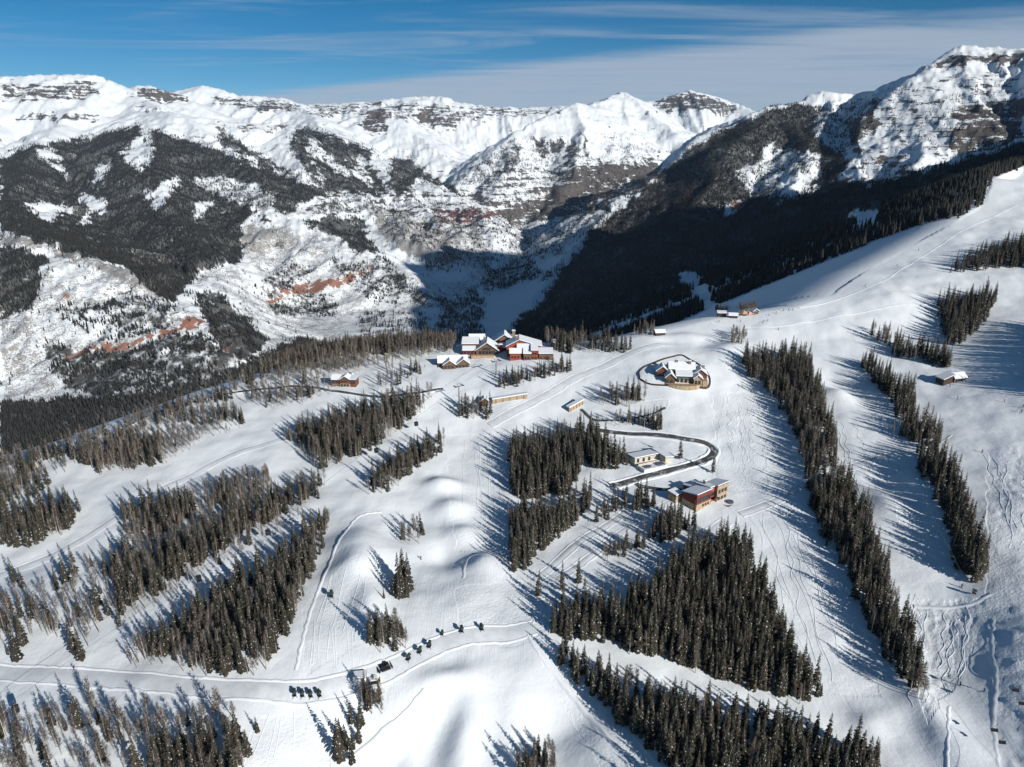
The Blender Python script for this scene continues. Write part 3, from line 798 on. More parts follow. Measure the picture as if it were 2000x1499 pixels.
SPR = [spruce(i, 18.0, w) for i, w in enumerate((2.0, 2.3, 1.8, 2.15, 1.7))]
ASP = [aspen(40 + i) for i in range(4)]
spr_tr = [a.mesh('spruce_trunk', M_BARK) for a, c_ in SPR]; spr_cr = [c_.mesh('spruce_crown', [M_NEEDLE, M_SNOWT]) for a, c_ in SPR]
asp_tr = [a.mesh('aspen_trunk', M_ASPEN) for a, c_ in ASP]; asp_cr = [c_.mesh('aspen_crown', M_TWIG) for a, c_ in ASP]


def far_tree(seed, H=16.0, w=2.3):
    r = random.Random(seed); m = Mesh()
    for k in range(3):
        z0 = H * (.08 + .27 * k); z1 = H * (.52 + .24 * k); rr = w * (1 - .27 * k); n = 6; a0 = r.uniform(0, 6)
        b = len(m.v); m.v += [(rr * r.uniform(.75, 1.2) * math.cos(a0 + 6.283 * i / n), rr * r.uniform(.75, 1.2) * math.sin(a0 + 6.283 * i / n), z0 + r.uniform(-.6, .6)) for i in range(n)] + [(r.uniform(-.2, .2), 0, z1)]
        for i in range(n):
            m.f.append((b + i, b + (i + 1) % n, b + n)); m.m.append(0)
    return m.mesh('far_conifer', [M_FARNEEDLE, M_SNOWT])


def src_collection(name, meshes):
    c_ = bpy.data.collections.new(name)
    for i, me in enumerate(meshes):
        o = bpy.data.objects.new('%s_%d' % (name, i), me); c_.objects.link(o)
    return c_


def scatter(name, pts, scl, coll, nvar, **props):
    n = len(pts)
    me = bpy.data.meshes.new(name); me.vertices.add(n); me.vertices.foreach_set('co', np.asarray(pts, np.float32).ravel())
    a = me.attributes.new('scl', 'FLOAT_VECTOR', 'POINT'); a.data.foreach_set('vector', np.asarray(scl, np.float32).ravel())
    rot = np.zeros((n, 3), np.float32); rot[:, 2] = rng.uniform(0, 6.283, n); rot[:, 0] = rng.normal(0, .02, n); rot[:, 1] = rng.normal(0, .02, n)
    a = me.attributes.new('rot', 'FLOAT_VECTOR', 'POINT'); a.data.foreach_set('vector', rot.ravel())
    a = me.attributes.new('idx', 'INT', 'POINT'); a.data.foreach_set('value', rng.integers(0, nvar, n).astype(np.int32))
    o = link(name, me, kind='stuff', **props)
    ng = bpy.data.node_groups.new(name + '_nodes', 'GeometryNodeTree')
    ng.interface.new_socket('Geometry', in_out='INPUT', socket_type='NodeSocketGeometry')
    ng.interface.new_socket('Geometry', in_out='OUTPUT', socket_type='NodeSocketGeometry')
    gi = ng.nodes.new('NodeGroupInput'); go = ng.nodes.new('NodeGroupOutput')
    ip = ng.nodes.new('GeometryNodeInstanceOnPoints')
    ci = ng.nodes.new('GeometryNodeCollectionInfo'); ci.inputs['Collection'].default_value = coll; ci.inputs['Separate Children'].default_value = True; ci.inputs['Reset Children'].default_value = True

    def na(nm, ty):
        x = ng.nodes.new('GeometryNodeInputNamedAttribute'); x.data_type = ty; x.inputs['Name'].default_value = nm
        return x.outputs['Attribute']
    ng.links.new(gi.outputs[0], ip.inputs['Points']); ng.links.new(ci.outputs[0], ip.inputs['Instance'])
    ip.inputs['Pick Instance'].default_value = True
    ng.links.new(na('idx', 'INT'), ip.inputs['Instance Index']); ng.links.new(na('rot', 'FLOAT_VECTOR'), ip.inputs['Rotation']); ng.links.new(na('scl', 'FLOAT_VECTOR'), ip.inputs['Scale'])
    ng.links.new(ip.outputs[0], go.inputs[0])
    md = o.modifiers.new('trees', 'NODES'); md.node_group = ng
    return o


# far woods: conifers on the mountainsides, tens of thousands
pts = []
for r0, r1, sp_ in ((900, 1700, 5.4), (1700, 2600, 5.8), (2600, 4000, 6.6), (4000, 7000, 8.2)):
    n = int(0.5 * (R(40) - R(-38.5)) * (r1 * r1 - r0 * r0) / sp_ ** 2)
    a = rng.uniform(R(-38.5), R(40), n); r_ = np.sqrt(rng.uniform(r0 * r0, r1 * r1, n))
    x, y = r_ * np.sin(a), r_ * np.cos(a)
    z = ground(x, y)
    u, v = project(x, y, z)
    wu_ = u + 11 * fbm(x / 90, y / 90, 3, 301) + rng.normal(0, 4, n); wv_ = v + 6.6 * fbm(x / 90 + 30, y / 90, 3, 302) + rng.normal(0, 2.5, n)
    d = forest_density(wu_, wv_)
    hillm = ground(x, y, aH) > .5
    cl = .5 + 1.1 * fbm(x / 60, y / 60, 3, 411)
    back = foreground(x, y) - z > -1
    d = np.where(hillm & ~(poly_dist(x, y, CREST)[3] > 0), 0, d)
    stray = (~hillm) & (rng.random(n) < .05) & (z < 150) & (z > -470) & (ground(x, y, aF) < .1)
    keep = (rng.random(n) < d * np.where(d > .9, 1.0, np.clip(cl * 1.4, 0, 1))) & seen(x, y, z, 34.0)
    keep |= stray & (rng.random(n) < .22) & seen(x, y, z, 20.0) & (u < 1000)
    # the timber just past the crest of the hill belongs to it too
    pts.append(np.stack([x, y, z], -1)[keep])
pts = np.concatenate(pts)
nf = len(pts)
s_ = rng.uniform(.55, 1.15, nf)
far_col = src_collection('far_conifer', [far_tree(i) for i in range(5)])
scatter('conifer_forest', pts - np.array([0, 0, .4]), np.stack([s_ * rng.uniform(.85, 1.25, nf), s_ * rng.uniform(.85, 1.25, nf), s_], -1), far_col, 5, label='dark conifer forest covering the far mountainsides')
print('far trees', nf)

# ------------------------------------------------------------------ the stands on the hill: (polygon of tree feet in the photograph, spruce share, spacing m, size, where)
STANDS = [
    ([(1420, 1060), (1460, 1080), (1500, 1170), (1545, 1270), (1612, 1372), (1560, 1372), (1450, 1345), (1330, 1300), (1265, 1285), (1200, 1265), (1085, 1245), (1082, 1210), (1180, 1190), (1260, 1175), (1300, 1130), (1340, 1090)], .92, 2.7, 1.0, 'the big triangular stand below the red and tan house'),
    ([(1095, 1295), (1140, 1305), (1200, 1335), (1290, 1375), (1400, 1400), (1500, 1430), (1600, 1445), (1690, 1480), (1730, 1540), (1700, 1620), (1340, 1620), (1290, 1499), (1240, 1440), (1180, 1385), (1130, 1345)], .86, 2.8, .95, 'the long belt below the triangular stand'),
    ([(1437, 712), (1460, 700), (1570, 700), (1600, 770), (1632, 880), (1640, 930), (1600, 925), (1566, 915), (1560, 860), (1525, 800), (1480, 755)], .62, 2.9, .95, 'the upper half of the long tree strip between two runs'),
    ([(1580, 985), (1640, 960), (1690, 1000), (1722, 1110), (1765, 1220), (1792, 1300), (1806, 1372), (1795, 1378), (1740, 1310), (1690, 1220), (1655, 1130), (1615, 1070)], .88, 2.7, .95, 'the lower half of the long tree strip between two runs'),
    ([(1425, 675), (1455, 675), (1455, 658), (1430, 655)], .2, 2.9, .8, 'the small clump at the head of the tree strip'),
    ([(1686, 655), (1750, 688), (1755, 670), (1700, 645)], .5, 3.8, .85, 'the thin row above the warming hut'), ([(1740, 695), (1850, 722), (1850, 698), (1790, 685), (1750, 675)], .75, 2.8, .85, 'the grove above the warming hut'),
    ([(1680, 718), (1712, 760), (1745, 795), (1780, 797), (1778, 768), (1730, 738), (1692, 705)], .8, 2.8, .85, 'the slanting grove beside the warming hut run'),
    ([(1745, 858), (1790, 868), (1830, 858), (1815, 835), (1760, 825)], .7, 2.8, .9, 'the short grove below the warming hut'),
    ([(1790, 918), (1830, 900), (1870, 935), (1882, 985), (1910, 1050), (1932, 1115), (1905, 1140), (1870, 1135), (1855, 1080), (1840, 1000), (1810, 950)], .92, 2.7, .95, 'the narrow strip beside the mogul run'),
    ([(1828, 600), (1850, 675), (1880, 675), (1915, 640), (1947, 592), (1930, 580), (1850, 592)], .85, 3.0, .95, 'the heart-shaped grove beside the shaded run'),
    ([(1835, 540), (1870, 522), (1920, 495), (2000, 475), (2120, 450), (2120, 532), (2000, 524), (1900, 530)], .85, 3.8, .95, 'the wood under the upper groomed run'),
    ([(992, 880), (1060, 870), (1120, 850), (1170, 855), (1200, 890), (1232, 908), (1215, 917), (1160, 917), (1140, 902), (1125, 940), (1120, 965), (1090, 972), (1000, 980)], .85, 2.8, .95, 'the block above the hairpin road'),
    ([(995, 1015), (1080, 1005), (1170, 968), (1160, 988), (1120, 1030), (1060, 1082), (1020, 1128), (997, 1118)], .85, 2.7, .9, 'the wedge beside the central run'),
    ([(1165, 1025), (1190, 1030), (1240, 1002), (1270, 1003), (1300, 990), (1250, 978), (1190, 990)], .8, 3.0, .85, 'the scattered clump under the driveway'), ([(1255, 1050), (1290, 1060), (1355, 1042), (1368, 1010), (1290, 1022)], .85, 2.8, .85, 'the clump under the red and tan house'),
    ([(1165, 1092), (1200, 1097), (1250, 1087), (1255, 1062), (1190, 1072)], .4, 2.8, .7, 'the low thicket between two cat tracks'), ([(1115, 1062), (1142, 1068), (1144, 1040)], .6, 2.8, .7, 'the tiny clump between two cat tracks'),
    ([(1160, 790), (1210, 798), (1268, 784), (1258, 772), (1200, 772)], .4, 2.9, .9, 'the grove beside the round stone mansion'), ([(1190, 830), (1240, 836), (1297, 842), (1297, 826), (1230, 822)], .45, 3.0, .75, 'the low grove above the hairpin road'),
    ([(1090, 692), (1230, 690), (1237, 676), (1120, 670), (1060, 670)], .35, 3.0, .95, 'the wood right of the red lodge'), ([(1235, 660), (1282, 657), (1278, 650), (1240, 652)], .2, 3.0, .75, 'the copse behind the shed roof'),
    ([(970, 757), (1000, 760), (1060, 742), (1115, 727), (1110, 716), (1040, 732), (985, 742)], .7, 2.7, .75, 'the row below the red lodge'), ([(897, 822), (960, 820), (965, 800), (905, 806)], .6, 2.6, .9, 'the clump beside the stone portal'),
    ([(545, 855), (600, 875), (620, 925), (660, 905), (740, 875), (835, 795), (800, 778), (700, 808), (600, 845)], .72, 2.8, .95, 'the wood above the gondola line'), ([(712, 972), (760, 962), (860, 890), (865, 865), (800, 890), (735, 935)], .5, 2.6, .9, 'the grove between gondola line and central run'),
    ([(780, 1068), (825, 1068), (825, 1035), (795, 1040)], .4, 2.9, .8, 'the little clump among the snow mounds'), ([(770, 1172), (803, 1172), (800, 1140), (775, 1142)], 1.0, 2.6, 1.1, 'the tight spruce clump alone on the run'),
    ([(715, 1272), (790, 1277), (793, 1245), (760, 1238), (725, 1255)], .45, 2.6, .95, 'the mixed clump above the snow gun road'),
    ([(245, 1298), (320, 1295), (420, 1328), (520, 1322), (545, 1275), (562, 1235), (600, 1155), (650, 1020), (620, 1025), (560, 1080), (480, 1135), (400, 1185), (320, 1245)], .8, 2.8, .9, 'the wood below the gondola line'),
    ([(210, 1095), (300, 1085), (400, 1045), (500, 1005), (600, 955), (640, 935), (605, 980), (480, 1055), (380, 1115), (300, 1170), (235, 1195)], .7, 2.8, .9, 'the belt above the gondola line'),
    ([(230, 1045), (300, 1055), (370, 1015), (382, 990), (300, 990), (240, 1012)], .7, 2.8, .9, 'the grove beside the curving snow road'), ([(405, 988), (480, 1003), (540, 958), (520, 938), (440, 950)], .35, 3.1, .85, 'the bare grove beside the snow road'),
    ([(380, 1000), (480, 1005), (430, 1035), (300, 1080), (250, 1085), (300, 1050)], .15, 5.0, .75, 'the open slope by the snow road'), ([(0, 1078), (60, 1072), (130, 1042), (160, 1000), (120, 985), (60, 1005), (0, 1005)], .85, 2.9, 1.0, 'the dark wood at the left of the snow road'),
    ([(0, 1292), (50, 1292), (100, 1272), (160, 1300), (210, 1245), (232, 1215), (160, 1170), (60, 1180), (0, 1190)], .5, 5.6, .95, 'the open wood above the lower cat track'), ([(-60, 1560), (480, 1560), (505, 1430), (480, 1400), (380, 1405), (300, 1425), (200, 1385), (100, 1400), (-60, 1420)], .34, 5.6, 1.0, 'the aspen wood below the lower cat track'),
    ([(280, 1560), (470, 1560), (495, 1450), (400, 1440), (300, 1470)], .85, 3.0, .9, 'the spruce knot in the lower aspen wood'),
    ([(0, 945), (60, 925), (150, 885), (300, 833), (420, 792), (500, 765), (500, 740), (430, 768), (320, 802), (200, 850), (60, 895), (0, 912)], .55, 2.8, .85, 'the wood along the crest above the valley'),
    ([(0, 1000), (60, 985), (100, 950), (60, 935), (0, 955)], .75, 3.8, .9, 'the wood along the crest above the valley'),
    ([(145, 905), (200, 925), (300, 915), (335, 865), (250, 855), (170, 880)], .4, 2.6, .85, 'the grove above the smooth snow bowl'), ([(320, 835), (480, 832), (470, 808), (400, 808)], .45, 2.7, .8, 'the row above the smooth snow bowl'),
    ([(480, 795), (560, 798), (640, 775), (660, 755), (560, 742), (490, 758)], .25, 3.0, .75, 'the aspens below the log cabin'), ([(500, 742), (600, 722), (700, 700), (885, 688), (890, 676), (760, 676), (640, 690), (520, 726)], .25, 2.6, 1.0, 'the tall aspens along the crest'),
    ([(560, 738), (640, 730), (740, 722), (700, 704), (600, 720)], .2, 3.0, .75, 'the thin aspens behind the log cabin'), ([(725, 765), (835, 742), (828, 718), (760, 730)], .35, 4.2, .75, 'the thin aspens beside the log cabin'),
    ([(662, 1492), (690, 1490), (716, 1425), (692, 1405), (672, 1440)], .95, 3.0, 1.0, 'the dark clump beside the service road'), ([(705, 1395), (742, 1400), (752, 1368), (712, 1355)], .35, 2.8, .9, 'the clump beside the snow cat'),
    ([(1000, 1545), (1090, 1545), (1085, 1490), (1012, 1480)], .4, 2.8, .95, 'the clump on the smooth lower snowfield'),
    ([(1395, 612), (1420, 612), (1420, 606), (1398, 606)], .0, 2.6, .55, 'the bare trees behind the ski station'), ([(1440, 612), (1476, 610), (1474, 604), (1445, 604)], .0, 2.6, .6, 'the bare trees behind the ski station'),
]
STANDS += [([(2030, 640), (2030, 760), (2250, 820), (2250, 640)], .9, 3.2, 1.0, 'the wood right of the shaded run')]
STANDS += [
    ([(1566, 915), (1640, 925), (1660, 965), (1640, 968), (1582, 990)], .7, 3.0, .9, 'the waist of the long tree strip'), ([(1745, 800), (1782, 798), (1800, 830), (1760, 825)], .7, 3.0, .85, 'the short grove below the warming hut'),
    ([(1790, 870), (1830, 862), (1835, 905), (1795, 915)], .75, 3.2, .8, 'the short grove below the warming hut'),
    ([(120, 1140), (250, 1065), (420, 1015), (560, 962), (640, 935), (610, 1000), (480, 1085), (300, 1195), (200, 1235), (0, 1260), (0, 1185)], .3, 4.8, .85, 'the open belt above the gondola line'),
    ([(245, 1300), (430, 1330), (530, 1322), (570, 1235), (655, 1015), (560, 1075), (400, 1180)], .3, 5.0, .8, 'the wood below the gondola line'),
    ([(0, 1420), (120, 1390), (300, 1400), (500, 1400), (505, 1480), (480, 1560), (-60, 1560)], .1, 5.2, 1.0, 'the aspen wood below the lower cat track'),
    ([(150, 900), (330, 848), (480, 835), (400, 858), (330, 905), (200, 930)], .15, 3.0, .75, 'the grove above the smooth snow bowl'),
    ([(380, 975), (520, 935), (545, 955), (480, 1005), (390, 1020), (300, 1060), (235, 1050)], .2, 3.2, .8, 'the bare grove beside the snow road'),
    ([(545, 860), (620, 925), (740, 880), (840, 800), (860, 770), (760, 790), (640, 815)], .12, 4.4, .85, 'the wood above the gondola line'),
    ([(560, 745), (660, 735), (880, 700), (885, 680), (640, 692), (500, 745)], .1, 3.6, .8, 'the thin aspens behind the log cabin'),
    ([(1437, 712), (1570, 705), (1605, 790), (1650, 935), (1720, 1090), (1800, 1370), (1690, 1225), (1570, 930), (1530, 805)], .15, 4.2, .8, 'the long tree strip between two runs'),
    ([(1100, 1250), (1200, 1275), (1330, 1310), (1560, 1378), (1600, 1370), (1480, 1180), (1300, 1140), (1180, 1195)], .1, 6.0, .8, 'the big triangular stand below the red and tan house'),
    ([(715, 1275), (795, 1280), (797, 1235), (740, 1225)], .1, 3.2, .85, 'the mixed clump above the snow gun road'),
    ([(700, 1405), (750, 1405), (760, 1350), (705, 1345)], .1, 2.6, .75, 'the clump beside the snow cat'), ([(1005, 1545), (1095, 1545), (1090, 1478), (1010, 1470)], .1, 3.6, .9, 'the clump on the smooth lower snowfield'),
    ([(0, 960), (150, 895), (430, 795), (500, 770), (420, 800), (300, 850), (120, 925), (0, 985)], .2, 3.4, .8, 'the wood along the crest above the valley')]
SINGLE = [(1050, 1165, .85), (1098, 1156, 1.0), (1130, 1140, .85), (1328, 898, .9), (1368, 905, .6), (785, 1168, 1.15), (146, 1125, 1.0), (180, 1108, .5), (45, 1150, .7), (30, 1140, .9), (160, 1292, 1.0), (1310, 915, .6), (1392, 925, .8), (1105, 1280, .8), (665, 1490, 1.25), (750, 1170, .35)]
tx, ty, ts, tk, tw = [], [], [], [], []
for si, (poly, share, gap, size, where) in enumerate(STANDS):
    if sum(q[0] for q in poly) / len(poly) < 700 and gap < 4.5: gap *= 1.10; share = share * .86
    pw = np.array([hit(min(max(u, -300), 2300), min(v, 1640)) for u, v in poly])
    x0, y0 = pw[:, :2].min(0) - 6; x1, y1 = pw[:, :2].max(0) + 6
    gx, gy = np.meshgrid(np.arange(x0, x1, gap * .93), np.arange(y0, y1, gap * .93))
    gx = gx.ravel() + rng.uniform(-.5, .5, gx.size) * gap; gy = gy.ravel() + rng.uniform(-.5, .5, gy.size) * gap
    g_ = ground(gx, gy)
    u, v = project(gx, gy, g_)
    e1 = 5 * fbm(gx / 9, gy / 9, 2, 501); e2 = 5 * fbm(gx / 9 + 9, gy / 9, 2, 502)
    k = inpoly(u + e1, v + e2, poly) & (rng.random(len(gx)) < (.93 if gap < 3.9 else .8)) & (np.hypot(gx, gy) < 1300)
    gx, gy = gx[k], gy[k]
    n = len(gx)
    cl = pnoise(gx / 14, gy / 14, 520 + si)
    isS = (share + .55 * cl * (0.05 < share < .9) + rng.uniform(-.28, .28, n)) > .5 if share < 1 else np.ones(n, bool)
    h = size * np.where(rng.random(n) < .33, rng.uniform(.38, .75, n), rng.uniform(.72, 1.18, n))
    tx += list(gx); ty += list(gy); ts += list(h); tk += list(isS.astype(int)); tw += [where] * n
for u, v, s1 in SINGLE:
    p = hit(u, v); tx.append(p[0]); ty.append(p[1]); ts.append(s1); tk.append(1); tw.append('the open snow standing alone')
tx, ty, ts, tk = map(np.array, (tx, ty, ts, tk)); ts = ts * np.where(tk == 1, .86, .95); tw = np.array(tw)
tz = ground(tx, ty)
NO_TREES = []     # filled by roads and houses: (x, y, radius)

# ------------------------------------------------------------------ plain materials for built things
def plain(name, col, rough=.75, var=.25, scale=.8, spec=.2, metal=0.0, stretch=None):
    m, t, b = new_mat(name)
    tcn = N(t, 'ShaderNodeTexCoord')
    vec = tcn.outputs['Object']
    if stretch:
        q = N(t, 'ShaderNodeMapping'); q.inputs['Scale'].default_value = stretch; L(t, vec, q.inputs[0]); vec = q.outputs[0]
    n = N(t, 'ShaderNodeTexNoise', inp={'Scale': scale, 'Detail': 4, 'Roughness': .6}); L(t, vec, n.inputs['Vector'])
    d = tuple(c * (1 - var) for c in col); e = tuple(min(1, c * (1 + var)) for c in col)
    L(t, mixc(t, smooth(t, n.outputs[0], .3, .7), d, e), b.inputs['Base Color'])
    b.inputs['Roughness'].default_value = rough; b.inputs['Specular IOR Level'].default_value = spec; b.inputs['Metallic'].default_value = metal
    return m


B_WOOD = plain('brown_timber', (.15, .095, .06), var=.4, scale=1.2, stretch=(3, 3, .3))
B_DARK = plain('dark_timber', (.06, .042, .032), var=.4, scale=1.2, stretch=(3, 3, .3))
B_RED = plain('red_siding', (.34, .075, .04), var=.3, scale=1.2, stretch=(3, 3, .3))
B_MAROON = plain('maroon_siding', (.18, .045, .035), var=.3, scale=1.2, stretch=(3, 3, .3))
B_LOG = plain('red_brown_logs', (.16, .065, .04), var=.4, scale=1.0, stretch=(.3, .3, 4))
B_TAN = plain('tan_stone', (.38, .29, .19), var=.3, scale=1.1)
B_PALE = plain('pale_stucco', (.55, .50, .42), var=.15, scale=.9)
B_STONE = plain('grey_brown_stone', (.22, .17, .13), var=.5, scale=1.4)
B_SNOW = plain('roof_snow', (.80, .83, .87), rough=.6, var=.03, scale=.5)
B_GREEN = plain('green_copper', (.07, .14, .115), var=.3)
B_GLASS = plain('dark_window_glass', (.03, .035, .045), rough=.12, var=.2, spec=.6)
B_FASCIA = plain('fascia_board', (.075, .055, .045), var=.3)
B_ASPH = plain('asphalt', (.075, .075, .078), rough=.85, var=.4, scale=.12)
_t = B_ASPH.node_tree; _b = _t.nodes['Principled BSDF']; _old = _b.inputs['Base Color'].links[0].from_socket
_g = N(_t, 'ShaderNodeNewGeometry'); _n = N(_t, 'ShaderNodeTexNoise', inp={'Scale': .35, 'Detail': 5, 'Roughness': .7}); L(_t, _g.outputs['Position'], _n.inputs['Vector'])
L(_t, mixc(_t, math_node(_t, 'MULTIPLY', smooth(_t, _n.outputs[0], .52, .68), .75), _old, (.55, .58, .61)), _b.inputs['Base Color'])
B_PACK = plain('packed_snow', (.67, .705, .735), rough=.7, var=.08, scale=.3)
B_STEEL = plain('galvanised_steel', (.20, .21, .22), rough=.5, var=.15, metal=.3)
B_BLACK = plain('black_rubber', (.025, .025, .027), rough=.7, var=.3)
B_WHITE = plain('white_panel', (.72, .73, .74), rough=.5, var=.06)
B_YELLOW = plain('yellow_paint', (.55, .34, .05), rough=.5, var=.1)
B_GUN = plain('dark_green_machine', (.035, .055, .05), rough=.5, var=.2)
B_TENT = plain('tan_canvas', (.52, .35, .20), rough=.9, var=.1)
B_PINK = plain('pink_canvas', (.62, .33, .33), rough=.9, var=.1)
B_BLUE = plain('blue_grey_cover', (.10, .12, .18), rough=.7, var=.2)


def empty(name, loc, rz=0.0, **props):
    e = bpy.data.objects.new(name, None); e.location = loc; e.rotation_euler = (0, 0, rz); e.empty_display_size = 1.0
    COL.objects.link(e)
    for k, v in props.items(): e[k] = v
    return e


def hit_h(u, v, h):
    """point on the pixel's ray that hangs h metres above the ground"""
    a, b, c = ray(u, v); t_ = np.linspace(100, 900, 4000)
    z = CZ + c * t_; g_ = ground(a * t_, b * t_)
    k = int(np.argmax(z < g_ + h))
    return Vector((a * t_[k], b * t_[k], CZ + c * t_[k]))


class House:
    def __init__(s, name, label, u, v, rot=0.0, cat='house', group=None):
        s.o = hit(u, v)
        s.root = empty(name, s.o, rot, label=label, category=cat)
        if group: s.root['group'] = group
        s.rot = rot

    def keep_clear(s, x, y, r):
        c_, n_ = math.cos(s.rot), math.sin(s.rot)
        NO_TREES.append((s.o[0] + x * c_ - y * n_, s.o[1] + x * n_ + y * c_, r))

    def wall(s, x0, x1, y0, y1, h, mat, z0=-5.0, top=None, base=None, base_h=0):
        m = Mesh(); m.box(x0, x1, y0, y1, z0, h, 0); w = m.build('wall', mat, s.root)
        if base:
            q = Mesh(); q.box(x0 - .15, x1 + .15, y0 - .15, y1 + .15, z0, base_h, 0); q.build('stone_base', base, s.root)
        s.keep_clear((x0 + x1) / 2, (y0 + y1) / 2, .52 * max(x1 - x0, y1 - y0) + 1.2)
        return w

    def gable(s, x0, x1, y0, y1, eave, ridge, axis, wallm, over=.7, snow=.45, base=None, base_h=0, off=0.0):
        """walls up to the eave, gable ends, roof boards and the snow slab lying on them"""
        m = Mesh()
        if axis == 'y':
            c_ = (x0 + x1) / 2 + off
            m.extrude([(x0, -5), (x1, -5), (x1, eave), (c_, ridge), (x0, eave)], 'y', y0, y1)
        else:
            c_ = (y0 + y1) / 2 + off
            m.extrude([(y0, -5), (y1, -5), (y1, eave), (c_, ridge), (y0, eave)], 'x', x0, x1)
        m.build('wall', wallm, s.root)
        if base:
            q = Mesh(); q.box(x0 - .15, x1 + .15, y0 - .15, y1 + .15, -5, base_h, 0); q.build('stone_base', base, s.root)
        a0, a1, b0, b1 = (x0, x1, y0, y1) if axis == 'y' else (y0, y1, x0, x1)
        kl = (ridge - eave) / (c_ - a0); kr = (ridge - eave) / (a1 - c_)

        def slab(lo, hi, ex, ey):
            return [(a0 - ex, eave - ex * kl + lo), (c_, ridge + lo), (a1 + ex, eave - ex * kr + lo), (a1 + ex, eave - ex * kr + hi), (c_, ridge + hi), (a0 - ex, eave - ex * kl + hi)]
        r_ = Mesh(); r_.extrude(slab(.02, .28, over, 0), axis, b0 - over, b1 + over); ro = r_.build('roof', B_FASCIA, s.root)
        sn = Mesh(); sn.extrude(slab(.30, .30 + snow, over - .12, 0), axis, b0 - over + .12, b1 + over - .12); sn.build('snow_cover', B_SNOW, ro)
        s.keep_clear((x0 + x1) / 2, (y0 + y1) / 2, .52 * max(x1 - x0, y1 - y0) + 1.2)

    def shed(s, x0, x1, y0, y1, hf, hb, wallm, axis='y', over=.5, snow=.45, base=None, base_h=0, trim=None):
        """mono-pitch: height hf at the low coordinate, hb at the high one"""
        m = Mesh()
        a0, a1, b0, b1 = (y0, y1, x0, x1) if axis == 'y' else (x0, x1, y0, y1)
        ax = 'x' if axis == 'y' else 'y'
        m.extrude([(a0, -5), (a1, -5), (a1, hb), (a0, hf)], ax, b0, b1); m.build('wall', wallm, s.root)
        if base:
            q = Mesh(); q.box(x0 - .15, x1 + .15, y0 - .15, y1 + .15, -5, base_h, 0); q.build('stone_base', base, s.root)
        k = (hb - hf) / (a1 - a0)
        f = lambda lo, hi, e: [(a0 - e, hf - e * k + lo), (a1 + e, hb + e * k + lo), (a1 + e, hb + e * k + hi), (a0 - e, hf - e * k + hi)]
        r_ = Mesh(); r_.extrude(f(.02, .3, over), ax, b0 - over, b1 + over); ro = r_.build('roof', trim or B_FASCIA, s.root)
        sn = Mesh(); sn.extrude(f(.32, .32 + snow, over - .1), ax, b0 - over + .1, b1 + over - .1); sn.build('snow_cover', B_SNOW, ro)
        s.keep_clear((x0 + x1) / 2, (y0 + y1) / 2, .52 * max(x1 - x0, y1 - y0) + 1.2)

    def win(s, x, z, y, w=1.4, h=1.5, side='front', n=1, gap=2.2):
        for i in range(n):
            fr = Mesh(); pa = Mesh()
            if side == 'front':
                xx = x + i * gap
                fr.box(xx - w / 2 - .14, xx + w / 2 + .14, y - .10, y + .3, z - .14, z + h + .14); pa.box(xx - w / 2, xx + w / 2, y - .13, y - .06, z, z + h)
            else:
                yy = x + i * gap
                fr.box(y - .3, y + .10, yy - w / 2 - .14, yy + w / 2 + .14, z - .14, z + h + .14); pa.box(y + .06, y + .13, yy - w / 2, yy + w / 2, z, z + h)
            f_ = fr.build('window', B_FASCIA, s.root); pa.build('pane', B_GLASS, f_)

    def chimney(s, x, y, w, z0, z1, mat=None):
        m = Mesh(); m.box(x - w / 2, x + w / 2, y - w / 2, y + w / 2, z0, z1); c_ = m.build('chimney', mat or B_STONE, s.root)
        q = Mesh(); q.box(x - w / 2 - .15, x + w / 2 + .15, y - w / 2 - .15, y + w / 2 + .15, z1 + .01, z1 + .4); q.build('cap', B_SNOW, c_)

    def block(s, name, x0, x1, y0, y1, z0, z1, mat, parent=None):
        m = Mesh(); m.box(x0, x1, y0, y1, z0, z1); return m.build(name, mat, parent or s.root)


# brown lodge with the big timber gable
h = House('timber_lodge', 'large brown timber lodge with broad front gable and snowy roofs', 950, 693, 0.0, 'lodge')
h.gable(-7.4, 8.2, 0, 14, 3.2, 8.6, 'y', B_WOOD, over=1.1)
h.win(-4.4, .3, 0, 1.6, 2.2, n=5, gap=2.4); h.win(-1.6, 3.4, 0, 1.5, 1.6, n=3, gap=1.9)
h.shed(-17, -8.2, 1, 5, 2.6, 4.2, B_MAROON); h.win(-15.5, .3, 1, 1.4, 1.5, n=3, gap=2.6)
h.shed(-17.6, -6.0, 5.6, 14, 6.2, 8.6, B_WOOD)
h.gable(-13, -2, 15.5, 23, 6.4, 9.6, 'x', B_WOOD)
h.gable(4.4, 21, 16, 28, 4.6, 10.2, 'y', B_WOOD, over=1.1); h.win(9, 3.2, 16, 1.8, 2.4, n=4, gap=2.4)
h.shed(8.8, 22, 5, 15.4, 3.2, 4.0, B_DARK); h.win(10.5, .4, 5, 1.6, 2, n=4, gap=2.8)
h.block('stair_tower', 8.6, 11.4, 2.4, 4.9, -5, 6.6, B_MAROON); h.block('snow_cover', 8.4, 11.6, 2.2, 5.1, 6.61, 7.0, B_SNOW)
h.chimney(-1.6, 10, 1.6, 5, 10.6); h.chimney(19.6, 24, 2.3, 4, 11.6)
h.block('terrace', -10.5, 5.6, -6, -.3, -6, .15, B_TAN); h.block('parapet', -10.5, 5.6, -6.3, -6.02, -6, 1.1, B_TAN)
